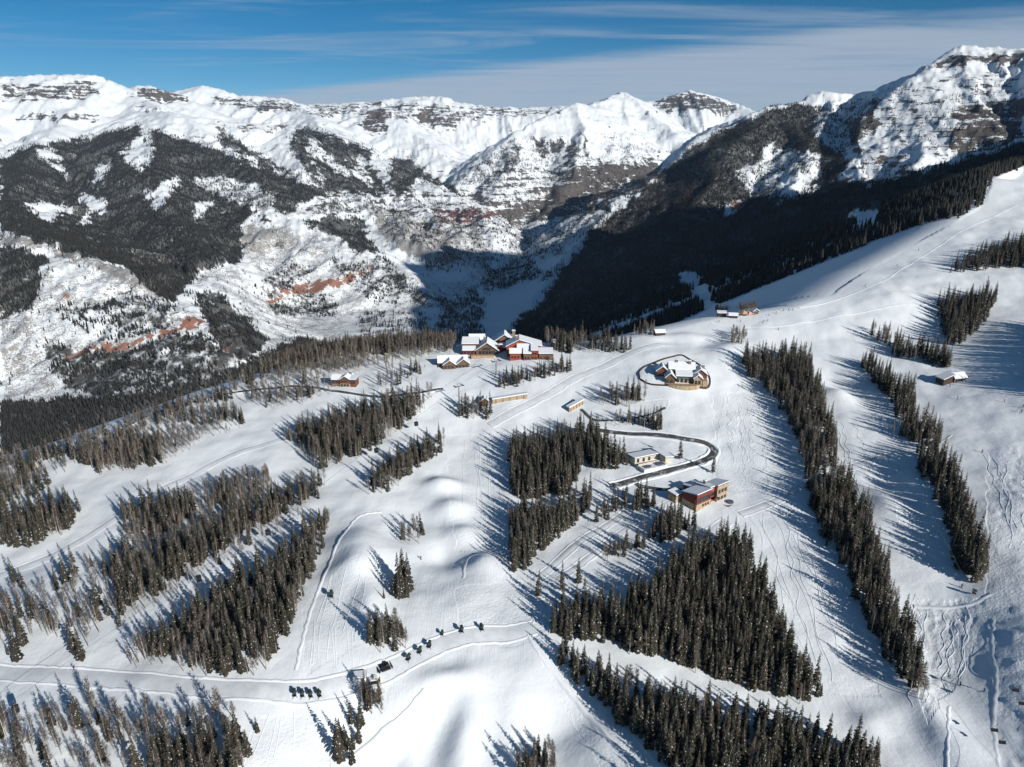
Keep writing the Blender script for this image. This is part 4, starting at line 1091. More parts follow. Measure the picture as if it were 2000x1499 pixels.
# red lodge beside it
h = House('red_lodge', 'red sided lodge with stepped snowy roofs beside the timber lodge', 1040, 703, 0.0, 'lodge')
h.gable(-18, 6.4, 9, 22, 7.0, 11.6, 'y', B_RED, off=-3.4, over=.9)
h.shed(-10.5, -.6, 4.4, 8.6, 6.0, 8.2, B_MAROON); h.shed(-6.2, -1.0, -.6, 4.2, 4.4, 6.6, B_WOOD); h.win(-5, .6, -.6, 1.3, 1.5, n=2)
h.gable(-15.6, -8.0, 1, 7.5, 4.4, 6.6, 'x', B_RED); h.win(-14, .7, 1, 1.3, 1.5, n=3, gap=2.1)
h.shed(-.8, 3.6, -.2, 8.6, 6.6, 8.8, B_RED); h.win(.3, .6, -.2, 1.3, 1.6, n=2, gap=2.0); h.win(.3, 3.6, -.2, 1.3, 1.6, n=2, gap=2.0)
h.shed(4.6, 14.2, .6, 8.6, 4.0, 5.6, B_WOOD); h.win(6, .6, .6, 1.2, 1.2, n=3, gap=2.6)
h.chimney(-11, 16, 1.5, 8, 13)
# cottage in front of the lodge
h = House('gabled_cottage', 'low brown cottage with two front gables below the timber lodge', 893, 719, R(6), 'house')
h.gable(-13, 7, 4, 11, 3.0, 6.4, 'x', B_WOOD)
h.gable(-9.6, -1.0, -1.5, 6.4, 2.6, 5.6, 'y', B_WOOD); h.win(-8, .4, -1.5, 1.5, 1.7, n=3, gap=2.4)
h.gable(.2, 8.6, -.5, 6.2, 2.8, 6.0, 'y', B_WOOD); h.win(2, .4, -.5, 1.5, 1.7, n=3, gap=2.3)
h = House('red_shed', 'tiny red shed with snowy gable roof behind the red lodge', 1082, 677, R(-20), 'shed')
h.gable(-1.9, 1.9, 0, 4.6, 2.6, 4.2, 'x', B_RED); h.block('door', -.5, .5, -.08, .04, 0, 2.0, B_DARK)
h = House('lift_hut', 'white-roofed hut at the end of the row of bare trees', 1290, 656, R(8), 'hut')
h.gable(-3.6, 3.6, 0, 5, 2.2, 3.6, 'x', B_DARK); h.win(-2, .6, 0, 1.2, 1.1, n=3, gap=1.9)
# stone mansion inside its ring wall
h = House('stone_mansion', 'sprawling tan stone mansion with many small roofs inside ring wall', 1333, 750, R(-7), 'house'); h.root.scale = (1.15, 1.15, 1.15)
h.gable(-7, 7, 7, 15, 6.4, 9.0, 'x', B_STONE, base=B_TAN, base_h=2.0)
h.gable(-14, -7.6, 6, 12.5, 5.0, 7.6, 'y', B_LOG, base=B_STONE, base_h=2.2); h.win(-13, 2.8, 6, 1.2, 1.4, n=3, gap=2.0)
h.gable(-9.4, -4.2, -.5, 6.2, 3.4, 5.8, 'y', B_WOOD); h.win(-8.4, .6, -.5, 1.3, 1.6, n=2)
h.shed(-3.4, 5.2, .8, 6.2, 4.0, 5.6, B_TAN); h.win(-2.6, .6, .8, 1.1, 2.0, n=4, gap=2.2); h.block('green_band', -3.6, 5.4, .55, .78, 2.8, 3.6, B_GREEN)
h.gable(6.4, 13.6, 3.6, 11, 4.6, 7.4, 'y', B_LOG, base=B_TAN, base_h=2.4); h.win(8, .6, 3.6, 1.3, 1.6, n=3, gap=2.0)
h.gable(6.0, 10.4, -1.2, 3.0, 3.6, 5.4, 'y', B_TAN); h.win(7.2, .4, -1.2, 1.1, 2.0, n=2, gap=1.8); h.block('entry_arch', 10.9, 13.6, -.6, 3.0, -5, 2.2, B_TAN)
h.chimney(-3, 11, 1.5, 6, 11); h.chimney(4.4, 10, 1.4, 6, 10.6); h.chimney(12, 9, 1.3, 4, 9)
m = Mesh(); m.prism([(-9 + 0, -.8)] + [(9.5 * math.cos(a), -.8 - 4.6 * math.sin(-a)) for a in np.linspace(-math.pi, 0, 14)] + [(9.5, -.8)], -5, .4, 0); m.build('terrace', B_TAN, h.root)
# courtyard building with green eaves, inside the hairpin
h = House('courtyard_building', 'low pale building with green eaves and patio inside the hairpin road', 1270, 900, R(24), 'building')
h.shed(-10, 5.2, 0, 6, 3.2, 2.6, B_PALE, trim=B_GREEN, over=.9); h.win(-8, .5, 0, 1.1, 1.9, n=3, gap=3.6)
h.shed(5.6, 10, -6, 6, 3.3, 2.7, B_PALE, axis='x', trim=B_GREEN, over=.8)
h.block('patio_wall', -10, 3.4, -3.4, -2.9, -5, 1.0, B_PALE); h.block('patio', -9.6, 5.4, -8.6, -3.42, -6, .1, B_WHITE)
m = Mesh(); m.prism([(1.6 + 2.3 * math.cos(a), -6.0 + 1.9 * math.sin(a)) for a in np.linspace(0, 6.283, 15)[:-1]], .12, .8, 0); m.build('hot_tub', B_BLUE, h.root)
m = Mesh(); m.prism([(-6 + 2.2 * math.cos(a), -6.4 + 1.4 * math.sin(a)) for a in np.linspace(0, 6.283, 15)[:-1]], .12, .7, 0); m.build('fire_pit', B_BLUE, h.root)
h.block('planter', 3.9, 5.2, -8.2, -5.2, .12, .8, B_PALE)
# red and tan house below the drive
h = House('red_and_tan_house', 'three-storey red and tan house with tilted snowy roofs below the drive', 1374, 992, R(36), 'house')
h.shed(-5.6, 5.0, 0, 9, 8.4, 6.6, B_MAROON, base=B_TAN, base_h=3.2); h.win(-.8, 1.2, -.17, 1.0, 1.1, n=3, gap=1.9); h.win(-4, 4.2, 0, 1.4, 2.2, n=5, gap=1.9)
h.shed(5.4, 8.6, 1, 9.6, 8.6, 7.6, B_RED); h.win(6.2, 4.0, 1, 1.2, 1.8, n=2, gap=1.6)
h.shed(9.0, 17.4, -.6, 7.4, 9.2, 7.2, B_TAN); h.win(10.6, 1.2, -.6, 1.4, 1.5, n=3, gap=2.4); h.win(10.6, 5.0, -.6, 1.5, 1.7, n=3, gap=2.4)
h.shed(-8.6, -3.8, 10.5, 15.4, 4.6, 5.0, B_TAN); h.shed(2.5, 9.6, 10.2, 15.6, 6.0, 5.0, B_STONE)
bal = h.block('balcony', 5.4, 8.8, -1.8, .9, 3.0, 3.2, B_DARK); h.block('railing', 5.4, 8.8, -1.8, -1.72, 3.21, 4.2, B_DARK, bal)
h.block('patio', 10, 17, -7, -.8, -6, .2, B_STONE)
m = Mesh(); m.prism([(14.5 + 1.9 * math.cos(a), -4.5 + 1.9 * math.sin(a)) for a in np.linspace(0, 6.283, 13)[:-1]], .21, 1.0, 0); m.build('hot_tub', B_BLUE, h.root)
h.chimney(7, 6, 1.2, 6, 10.4)
# log cabin on the left
h = House('log_cabin', 'red-brown log cabin with tan stone base standing alone in snow', 671, 756, R(-6), 'cabin')
h.gable(-2.2, 4.6, 0, 9, 4.8, 7.0, 'y', B_LOG, base=B_TAN, base_h=2.2); h.win(-1, .5, -.17, 1.2, 1.3, n=3, gap=2.0); h.win(-.6, 3.0, 0, 1.2, 1.3, n=2, gap=2.2)
h.gable(-8.2, -2.8, 1.2, 8, 4.4, 6.4, 'x', B_LOG, base=B_STONE, base_h=1.4); h.win(-7, 2.2, 1.2, 1.2, 1.3, n=2, gap=2.2)
h.shed(5.0, 8.4, -.2, 6.4, 5.0, 5.6, B_LOG); h.win(6, 2.6, -.2, 1.1, 1.3, n=2, gap=1.5)
h.chimney(3, 7, 1.1, 5, 8.6)
# warming hut
h = House('warming_hut', 'small dark timber hut with two snowy roofs alone on the right-hand run', 1868, 747, R(14), 'hut')
h.gable(-1.6, 7.2, 0, 6.4, 2.6, 4.8, 'x', B_DARK); h.win(0, .6, 0, 1.2, 1.3, n=3, gap=2.3)
h.shed(-9.4, -2.0, .6, 6.8, 2.0, 4.6, B_DARK, axis='x'); h.block('door', -2.0, -.9, -.1, .05, 0, 2.1, B_WOOD)
# the ski station on the crest
h = House('station_hut', 'dark station hut with flat snowy roof on the crest', 1410, 619, R(-8), 'hut')
h.shed(-3.4, 3.4, 0, 4.5, 2.6, 3.2, B_DARK); h.win(-2, .8, 0, 1.2, 1.1, n=3, gap=2)
h = House('ski_patrol_hut', 'low dark hut with gable roof beside the tan tent', 1432, 622, R(-12), 'hut')
h.gable(-3.2, 3.2, 0, 4.2, 2.0, 3.3, 'x', B_DARK); h.win(-1.6, .6, 0, 1.1, 1.0, n=2, gap=2.4)
h = House('stone_hut', 'grey stone hut with snowy roof beside the pink awning', 1476, 615, R(10), 'hut')
h.gable(-2.4, 2.4, 0, 4.2, 2.6, 4.2, 'y', B_STONE); h.win(-.9, .8, 0, 1.0, 1.2, n=2, gap=1.8)
for nm, lab, mt, u, v, w_ in (('canvas_tent', 'tan pyramid tent among the station huts', B_TENT, 1452, 617, 3.4), ('market_awning', 'pink awning tent among the station huts', B_PINK, 1463, 618, 2.4)):
    o = hit(u, v); rt = empty(nm, o, R(20), label=lab, category='tent')
    m = Mesh(); m.v += [(-w_, -w_, 2.0), (w_, -w_, 2.0), (w_, w_, 2.0), (-w_, w_, 2.0), (0, 0, 4.2)]
    for f in ((0, 1, 4), (1, 2, 4), (2, 3, 4), (3, 0, 4), (3, 2, 1, 0)): m.f.append(f); m.m.append(0)
    m.build('canopy', mt, rt)
    for sx_ in (-1, 1):
        for sy_ in (-1, 1):
            q = Mesh(); q.tube([(sx_ * w_ * .93, sy_ * w_ * .93, -.6), (sx_ * w_ * .93, sy_ * w_ * .93, 2.1)], [.07, .07], 5); q.build('pole', B_STEEL, rt)


# ------------------------------------------------------------------ walls and portals
def spline(P, step=2.0):
    P = [np.array(p, float) for p in P]
    Q = [2 * P[0] - P[1]] + P + [2 * P[-1] - P[-2]]
    out = []
    for i in range(1, len(Q) - 2):
        p0, p1, p2, p3 = Q[i - 1:i + 3]
        n = max(2, int(np.linalg.norm(p2 - p1) / step))
        for k in range(n):
            s = k / n
            out.append(.5 * ((2 * p1) + (-p0 + p2) * s + (2 * p0 - 5 * p1 + 4 * p2 - p3) * s * s + (-p0 + 3 * p1 - 3 * p2 + p3) * s ** 3))
    out.append(P[-1])
    return np.array(out)


def strip(name, pixels, prof, mat, step=2.0, jag=0.0, clear=0.0, smooth_=True, seed=1, world=None, **props):
    """a band laid along the ground: prof = [(sideways, height above the ground)]"""
    pw = world if world is not None else [hit(u, v)[:2] for u, v in pixels]
    c_ = spline(pw, step)
    d = np.gradient(c_, axis=0); d /= np.maximum(np.linalg.norm(d, axis=1, keepdims=True), 1e-6)
    nrm = np.stack([d[:, 1], -d[:, 0]], -1)
    r = np.random.default_rng(seed)
    k = len(prof); vs = np.zeros((len(c_), k, 3))
    jj = r.normal(0, 1, len(c_)) if jag else np.zeros(len(c_))
    for i, (s_, hh) in enumerate(prof):
        w_ = c_ + nrm * s_ + nrm * (jj[:, None] * jag * .6)
        vs[:, i, :2] = w_
        g_ = ground(w_[:, 0], w_[:, 1])
        for e in (-.6, .6):
            q = w_ + nrm * e
            g_ = np.maximum(g_, ground(q[:, 0], q[:, 1]) - .05)
        vs[:, i, 2] = g_ + hh * (1 + (jj * jag if hh > .2 else 0))
    n = len(c_)
    idx = np.arange(n * k).reshape(n, k)
    f = np.stack([idx[:-1, :-1], idx[:-1, 1:], idx[1:, 1:], idx[1:, :-1]], -1).reshape(-1, 4)
    me = mesh_np(name, vs.reshape(-1, 3), f, mat, smooth_)
    if clear:
        for p in c_[::2]: NO_TREES.append((p[0], p[1], clear))
    return link(name, me, **props)


HAIRPIN = [(1160, 839), (1176, 842), (1218, 847), (1290, 851), (1350, 860), (1380, 867), (1394, 879), (1386, 894), (1350, 908), (1290, 924), (1230, 940), (1192, 950)]
UPPER = [(1135, 800), (1161, 821), (1200, 822), (1245, 816), (1278, 808), (1299, 797)]
DRIVE = [(1236, 941), (1254, 951), (1290, 956), (1332, 957)]
CRESTROAD = [(195, 872), (250, 832), (309, 806), (401, 780), (481, 764), (560, 756), (602, 757), (647, 764), (733, 775), (802, 769), (865, 760)]
flat = lambda w, h_: [(-w, h_ - .12), (-w * .5, h_), (0, h_ + .05), (w * .5, h_), (w, h_ - .12)]
berm = lambda s, w, h_: [(s - w, -.05), (s - w * .4, h_ * .8), (s, h_), (s + w * .45, h_ * .75), (s + w, -.05)]
strip('hairpin_road', HAIRPIN, flat(1.75, .28), B_ASPH, clear=4.0, kind='structure', label='dark plowed asphalt hairpin road')
strip('terrace_road', UPPER, flat(.95, .26), B_ASPH, clear=1.8, kind='structure', label='narrow dark road above the hairpin')
strip('driveway', DRIVE, flat(1.3, .26), B_ASPH, clear=2.6, kind='structure', label='dark driveway to the red and tan house')
strip('crest_road', CRESTROAD, flat(1.15, .28), B_ASPH, clear=2.6, kind='structure', label='dark road along the crest past the log cabin')
for nm, path, off, w_, hh in (('hairpin_snowbank', HAIRPIN, -2.8, 1.0, .5), ('hairpin_snowbank', HAIRPIN, 2.8, 1.0, .45), ('crest_snowbank', CRESTROAD, 1.8, .8, .35), ('crest_snowbank', CRESTROAD, -1.8, .8, .35)):
    strip(nm, path, berm(off, w_, hh), B_SNOW, jag=.22, seed=int(abs(off) * 10 + hh * 7), kind='structure')
TRACKS = [([(-60, 1310), (0, 1315), (200, 1326), (400, 1345), (560, 1352), (640, 1346), (700, 1331), (760, 1309), (820, 1279), (880, 1252), (940, 1240), (1000, 1237), (1045, 1225)], 3.4, 'service cat track of packed snow with snow guns'),
          ([(0, 1124), (60, 1103), (115, 1079), (189, 1036), (241, 1003), (290, 972), (338, 945), (430, 899), (527, 865), (600, 838), (680, 812)], 2.4, 'curving packed snow road through the left woods'),
          ([(1445, 1004), (1480, 992), (1530, 972), (1570, 950), (1600, 935), (1655, 915), (1700, 900), (1760, 884)], 2.2, 'packed snow traverse crossing the tree strip'),
          ([(1040, 1135), (1080, 1105), (1130, 1060), (1180, 1030), (1240, 985)], 1.8, 'packed snow lane beside the wedge of trees'),
          ([(1060, 1180), (1130, 1165), (1210, 1135), (1290, 1095), (1370, 1050), (1420, 1018)], 2.4, 'packed snow lane above the triangular stand'),
          ([(1090, 1130), (1130, 1105), (1200, 1050), (1260, 1010), (1320, 975)], 1.6, 'packed snow lane below the driveway'),
          ([(955, 830), (1000, 805), (1060, 775), (1130, 735), (1200, 705), (1290, 672)], 3.2, 'broad packed snow piste edge below the red lodge')]
for i, (path, w_, lab) in enumerate(TRACKS):
    strip('cat_track', path, flat(w_ * .9, .16), B_PACK, clear=w_ + .8, kind='structure', label=lab)
    for sg in (-1, 1):
        strip('track_bank', path, berm(sg * (w_ + .4), .7, .14 if i else .2), B_SNOW, jag=.3, seed=40 + i * 2 + sg, kind='structure')
# ploughed lips and drifts that draw dark lines across the snow
LIPS = [([(745, 1000), (700, 1010), (670, 1045), (640, 1110), (615, 1170), (596, 1230), (578, 1310)], 1.1, .9), ([(690, 1480), (740, 1440), (790, 1400), (830, 1350)], 1.2, .9), ([(905, 1130), (912, 1095), (935, 1083), (965, 1092), (985, 1120)], .9, .6),
        ([(1030, 1240), (1060, 1290), (1110, 1350), (1170, 1420), (1230, 1499), (1260, 1540)], 1.0, .8), ([(1100, 1150), (1060, 1185), (1040, 1220)], .8, .5), ([(1935, 1160), (1900, 1180), (1840, 1187), (1785, 1185)], 1.2, .6), ([(1855, 1380), (1852, 1430), (1850, 1500), (1850, 1560)], .8, .5),
        ([(1940, 1210), (1936, 1270), (1945, 1330), (1940, 1400), (1952, 1499)], 1.0, .3), ([(1560, 602), (1620, 590), (1700, 560), (1780, 515), (1850, 470), (1920, 432), (1990, 400)], 1.2, .7), ([(1390, 632), (1470, 640), (1560, 632), (1680, 612), (1780, 596), (1880, 590)], 1.0, .6),
        ([(1300, 800), (1306, 790), (1300, 780), (1258, 782)], .8, .5), ([(1860, 850), (1830, 870), (1800, 880)], .8, .5)]
for i, (path, w_, hh) in enumerate(LIPS):
    strip('snow_berm', path, berm(0, w_ * .8, hh * .30), B_SNOW, step=1.6, jag=.28, seed=70 + i, kind='structure')
RING = [(1250, 742), (1251, 724), (1285, 707), (1318, 697), (1331, 695), (1345, 702), (1365, 713), (1378, 724), (1386, 738), (1387, 752), (1379, 760), (1350, 757), (1310, 755), (1270, 752), (1250, 742)]
strip('ring_wall', RING, [(-.22, -.4), (-.22, .8), (.22, .8), (.22, -.4)], B_DARK, clear=1.2, smooth_=False, label='low dark stone ring wall around the tan mansion', category='wall')
for nm, lab, a, b_, hh in (('portal_wall', 'long tan retaining wall of the ski underpass', (962, 790), (1030, 779), 3.2), ('stone_portal', 'short tan retaining wall above the hairpin road', (1112, 806), (1140, 790), 3.0)):
    p, q = Vector(hit(*a)), Vector(hit(*b_)); dd = q - p; ln = Vector((dd.x, dd.y)).length
    rt = empty(nm, p, math.atan2(dd.y, dd.x), label=lab, category='wall')
    m = Mesh(); m.extrude([(0, -3), (ln, -3), (ln, hh + dd.z), (0, hh)], 'y', 0, .9); m.build('wall', B_TAN, rt)
    m = Mesh(); m.extrude([(-.2, hh + .02), (ln + .2, hh + dd.z + .02), (ln + .2, hh + dd.z + .6), (-.2, hh + .6)], 'y', -.2, 3.2); m.build('snow_cap', B_SNOW, rt)
    for k in range(5):
        m = Mesh(); xk = ln * (k + .5) / 5; m.box(xk - .2, xk + .2, -.16, -.02, -3, hh - .2 + dd.z * k / 5); m.build('buttress', B_WOOD, rt)
h = House('portal_tower', 'small stone gatehouse at the end of the retaining wall', 946, 794, R(8), 'gatehouse'); h.gable(-2.6, 2.6, 0, 4.6, 3.4, 5.2, 'y', B_LOG); h.win(0, .8, 0, 1.2, 1.6)


# ------------------------------------------------------------------ lifts
def lift_tower(u, v, H, label, rz, group):
    o = hit(u, v); rt = empty('lift_tower', o, rz, label=label, category='lift tower', group=group)
    m = Mesh(); m.tube([(0, 0, -1.5), (0, 0, H)], [.48, .30], 9, cap=True); m.build('mast', B_STEEL, rt)
    m = Mesh(); m.box(-3.0, 3.0, -.22, .22, H, H + .4); ca = m.build('crossarm', B_STEEL, rt)
    for s_ in (-1, 1):
        m = Mesh(); m.box(s_ * 2.8 - .18, s_ * 2.8 + .18, -2.0, 2.0, H + .42, H + .85); m.build('sheave_assembly', B_BLACK, ca)
    m = Mesh(); m.box(-1.2, -1.0, -.1, .1, H + .41, H + 2.0); m.box(1.0, 1.2, -.1, .1, H + .41, H + 2.0); m.box(-1.4, 1.4, -.1, .1, H + 2.0, H + 2.2); m.build('lifting_frame', B_STEEL, ca)
    NO_TREES.append((o[0], o[1], 2.5))
    return Vector(o) + Vector((0, 0, H + .85))


T1 = lift_tower(897, 792, 12.5, 'tall steel gondola tower beside the stone portal trees', R(35), 'gondola towers')
T2 = lift_tower(969, 733, 9.5, 'steel gondola tower on the slope below the lodges', R(35), 'gondola towers')
CABS = [(30, 1385, 'below the lower cat track'), (388, 1130, 'over the snow lane between two spruce woods'), (523, 1040, 'passing the bare grove by the snow road'), (735, 880, 'beside the grove next to the central run'), (813, 828, 'approaching the tall steel tower')]
end = hit_h(-60, 1448, 9.0)
cpts = [end]
for u, v, lab in CABS:
    p = hit_h(u, v, 7.0); top = p + Vector((0, 0, 3.6)); cpts.append(top)
    rt = empty('gondola_cabin', p, R(35), label='dark gondola cabin ' + lab, category='gondola', group='gondola cabins')
    m = Mesh(); out = [(-.85, -1.0), (.85, -1.0), (1.05, -.7), (1.05, .7), (.85, 1.0), (-.85, 1.0), (-1.05, .7), (-1.05, -.7)]
    m.prism(out, -1.1, -.3); m.build('lower_shell', B_BLACK, rt)
    m = Mesh(); m.prism([(x * .97, y * .97) for x, y in out], -.28, .75); m.build('window_band', B_GLASS, rt)
    m = Mesh(); m.prism([(x * .95, y * .95) for x, y in out], .77, 1.1); m.build('roof', B_BLACK, rt)
    m = Mesh(); m.tube([(0, 0, 1.1), (.25, 0, 2.2), (0, 0, 3.55)], [.07, .07, .07], 5); m.build('hanger', B_STEEL, rt)
cpts += [T1, T2]
m = Mesh(); m.tube([tuple(p) for p in cpts], [.05] * len(cpts), 4); m.build('gondola_cable', B_STEEL, None, label='thin gondola cable running up to the lodges', category='cable')
# chairlift at the lower right
LAB = ['carrying nobody nearest the ploughed lip', 'below the other one over the smooth piste', 'over the moguls above the ridged piste', 'hanging past the moguls by the rough edge']
ch_pts = []
for (u, v), lab in zip([(1943, 1428), (1958, 1452), (1984, 1350), (1997, 1376)], LAB):
    p = hit_h(u, v, 5.0); ch_pts.append(p + Vector((0, 0, 3.2)))
    rt = empty('lift_chair', p, R(-8), label='dark four-seat lift chair ' + lab, category='lift chair', group='chairs of the lower chairlift')
    m = Mesh(); m.box(-1.1, 1.1, -.3, .25, -.1, .02); m.build('seat', B_BLACK, rt)
    m = Mesh(); m.box(-1.1, 1.1, .26, .36, 0, .75); m.build('backrest', B_BLACK, rt)
    m = Mesh(); m.tube([(-1.1, .3, .7), (0, .3, 1.5), (0, 0, 3.2)], [.06, .06, .05], 5); m.tube([(1.1, .3, .7), (0, .3, 1.5)], [.06, .06], 5); m.build('hanger', B_STEEL, rt)
for a, b_, lab in ((0, 1, 'left-hand chairlift cable over the smooth piste'), (2, 3, 'right-hand chairlift cable over the moguls')):
    d_ = (ch_pts[a] - ch_pts[b_]).normalized()
    m = Mesh(); m.tube([tuple(ch_pts[b_] - d_ * 60), tuple(ch_pts[a] + d_ * 130)], [.04, .04], 4); m.build('chairlift_cable', B_STEEL, None, label=lab, category='cable', group='chairlift cables')


# ------------------------------------------------------------------ snow guns and machines
def snow_gun(u, v, rz, label, s=1.0):
    o = hit(u, v); rt = empty('snow_gun', (o[0], o[1], o[2] + .15), rz, label=label, category='snow gun', group='fan snow guns'); rt.scale = (s, s, s)
    m = Mesh(); m.tube([(0, -.95, 2.35), (0, -.5, 2.4), (0, .7, 2.6), (0, 1.0, 2.65)], [.62, .72, .62, .70], 12, cap=True); m.build('fan_barrel', B_GUN, rt)
    m = Mesh(); m.box(-.16, .16, -.16, .16, .9, 1.9); m.box(-.85, -.70, -.15, .15, 1.6, 2.6); m.box(.70, .85, -.15, .15, 1.6, 2.6); m.box(-.85, .85, -.15, .15, 1.55, 1.75); m.build('yoke', B_GUN, rt)
    m = Mesh(); m.box(-.6, .6, -.9, .9, .55, .9); m.build('base_frame', B_BLACK, rt)
    m = Mesh(); m.box(-.45, .45, .35, .95, .92, 1.5); m.build('control_box', B_BLACK, rt)
    for a in (.8, 2.36, 3.94, 5.5):
        m = Mesh(); m.tube([(.4 * math.cos(a), .6 * math.sin(a), .6), (1.25 * math.cos(a), 1.45 * math.sin(a), -.1)], [.09, .09], 5, cap=True); m.build('leg', B_STEEL, rt)


for i, (u, v) in enumerate([(576, 1361), (591, 1362), (607, 1363), (624, 1362)]):
    snow_gun(u, v, R(20 + 7 * i), ['dark fan snow gun at the outer end of the parked row of four', 'second dark fan snow gun in the parked row of four', 'third dark fan snow gun in the parked row of four', 'dark fan snow gun in the row of four, nearest the pump hut'][i], .92)
RL = ['nearest the groomer on the road bank', 'second from the groomer on the road bank', 'third from the groomer on the road bank', 'set back alone above the road bank', 'second from the trampled junction on the road bank', 'beside the trampled junction on the road bank']
for i, (u, v) in enumerate([(798, 1291), (820, 1277), (839, 1266), (864, 1242), (902, 1236), (941, 1232)]): snow_gun(u, v, R(-30 + 11 * i), 'dark fan snow gun ' + RL[i], .9 if i != 3 else .7)
snow_gun(648, 1168, R(15), 'lone dark fan snow gun on the smooth run')
snow_gun(1902, 1162, R(60), 'lone dark fan snow gun below the narrow tree strip', .8)

o = hit(704, 1331); rt = empty('pump_hut', o, R(8), label='white box pump hut beside the packed snow road', category='hut')
m = Mesh(); m.box(-2.2, 2.2, -1.6, 1.6, -1, 2.7); m.build('wall', B_WHITE, rt)
m = Mesh(); m.box(-2.4, 2.4, -1.8, 1.8, 2.71, 2.9); ro = m.build('roof', B_STEEL, rt)
m = Mesh(); m.box(-2.3, 2.3, -1.7, 1.7, 2.91, 3.3); m.build('snow_cover', B_SNOW, ro)
m = Mesh(); m.box(.4, 1.4, -1.68, -1.61, 0, 2.0); m.build('door', B_STEEL, rt)
NO_TREES.append((o[0], o[1], 4.5))


def groomer(u, v, rz, label, body, blade):
    o = hit(u, v); rt = empty('snow_groomer', (o[0], o[1], o[2] + .2), rz, label=label, category='groomer'); rt.scale = (.78, .78, .78)
    NO_TREES.append((o[0], o[1], 5.0))
    for s_ in (-1, 1):
        m = Mesh(); m.extrude([(-2.3, .25), (-1.9, 0), (1.9, 0), (2.3, .3), (2.1, .95), (-2.1, .95)], 'x', s_ * 1.55 - .6, s_ * 1.55 + .6); m.build('track', B_BLACK, rt)
    m = Mesh(); m.box(-.93, .93, -2.0, 1.9, .35, 1.25); m.build('chassis', body, rt)
    m = Mesh(); m.extrude([(.3, 1.26), (2.0, 1.26), (1.8, 2.3), (.5, 2.6), (.3, 2.6)], 'x', -1.1, 1.1); cb = m.build('cab', body, rt)
    m = Mesh(); m.extrude([(.6, 1.7), (1.85, 1.6), (1.72, 2.25), (.6, 2.4)], 'x', -1.13, 1.13); m.build('window', B_GLASS, cb)
    m = Mesh(); m.box(-1.1, 1.1, -2.0, .2, 1.27, 1.7); m.build('engine_deck', body, rt)
    m = Mesh(); m.extrude([(2.9, .1), (3.2, .05), (3.25, 1.2), (3.0, 1.2)], 'x', -2.3, 2.3); m.build('blade', blade, rt)
    m = Mesh(); m.extrude([(-3.6, .05), (-2.9, .05), (-2.9, .5), (-3.5, .6)], 'x', -2.3, 2.3); m.build('tiller', B_BLACK, rt)
    for s_ in (-.7, .7):
        m = Mesh(); m.tube([(s_, 1.9, .6), (s_, 3.0, .6)], [.12, .12], 5); m.build('blade_arm', B_STEEL, rt)


groomer(729, 1332, R(-75), 'yellow-bladed snow groomer parked beside the white pump hut', B_WHITE, B_YELLOW)
groomer(752, 1306, R(-60), 'dark snow groomer standing on the packed snow road', B_BLACK, B_STEEL)
o = hit(725, 1398)

# ------------------------------------------------------------------ skiers
J = [plain('jacket_%s' % n, c_, var=.1) for n, c_ in (('black', (.03, .03, .035)), ('red', (.45, .04, .04)), ('blue', (.04, .10, .32)), ('orange', (.55, .18, .04)))]
B_SKIN = plain('skin', (.45, .28, .2), var=.05)


def skier_mesh():
    m = Mesh()
    for s_ in (-1, 1):
        m.tube([(s_ * .14, 0, .02), (s_ * .15, .06, .48), (s_ * .10, -.02, .88)], [.08, .10, .13], 7, 0, cap=True)
    m.tube([(0, -.02, .80), (0, .02, 1.05), (0, .06, 1.35), (0, .07, 1.48), (0, .08, 1.54)], [.20, .19, .23, .14, .07], 9, 1, cap=True)
    for s_ in (-1, 1):
        m.tube([(s_ * .20, .06, 1.42), (s_ * .34, .08, 1.16), (s_ * .34, .32, 1.02)], [.085, .07, .05], 6, 1, cap=True)
    m.tube([(0, .08, 1.52), (0, .10, 1.60), (0, .11, 1.70), (0, .11, 1.80), (0, .10, 1.84)], [.07, .11, .125, .09, .02], 9, 2, cap=True)
    return m


sk = skier_mesh(); sk_me = [sk.mesh('skier_body', [B_BLACK, j, B_BLACK]) for j in J]
skm = Mesh(); skm.box(-.05, .05, -.85, .85, 0, .03); ski_me = skm.mesh('ski', [B_BLACK])
SKIERS = [(1870, 780, 0, 'below the warming hut'), (1961, 786, 1, 'on the wide right-hand run above the moguls'), (1998, 796, 2, 'at the edge of the mogul run'), (1995, 806, 0, 'just under another at the edge of the mogul run'), (1918, 884, 0, 'crossing the wide run above the moguls'),
          (1708, 897, 0, 'on the traverse between two tree strips'), (1702, 900, 3, 'on the traverse between two tree strips'), (1855, 755, 0, 'beside the warming hut'), (1490, 631, 0, 'below the station huts'), (1447, 629, 1, 'in front of the station tent'),
          (1502, 617, 1, 'beside the grey stone hut'), (1516, 613, 3, 'gathering right of the station'), (1530, 608, 1, 'gathering right of the station'), (1540, 607, 0, 'gathering right of the station'), (1548, 607, 2, 'gathering right of the station'),
          (1499, 628, 2, 'below the grey stone hut'), (1520, 645, 0, 'above the long tree strip'), (1404, 630, 0, 'in front of the dark station hut'), (1794, 490, 0, 'high on the upper groomed run'), (1752, 520, 1, 'midway down the upper groomed run'), (1690, 560, 0, 'low on the upper groomed run'),
          (1875, 1340, 0, 'on the ridged piste'), (1922, 1352, 2, 'on the ridged piste'), (1878, 1148, 0, 'below the narrow tree strip'), (822, 1093, 0, 'among the snow mounds')]
cw = ['black', 'red', 'blue', 'orange']
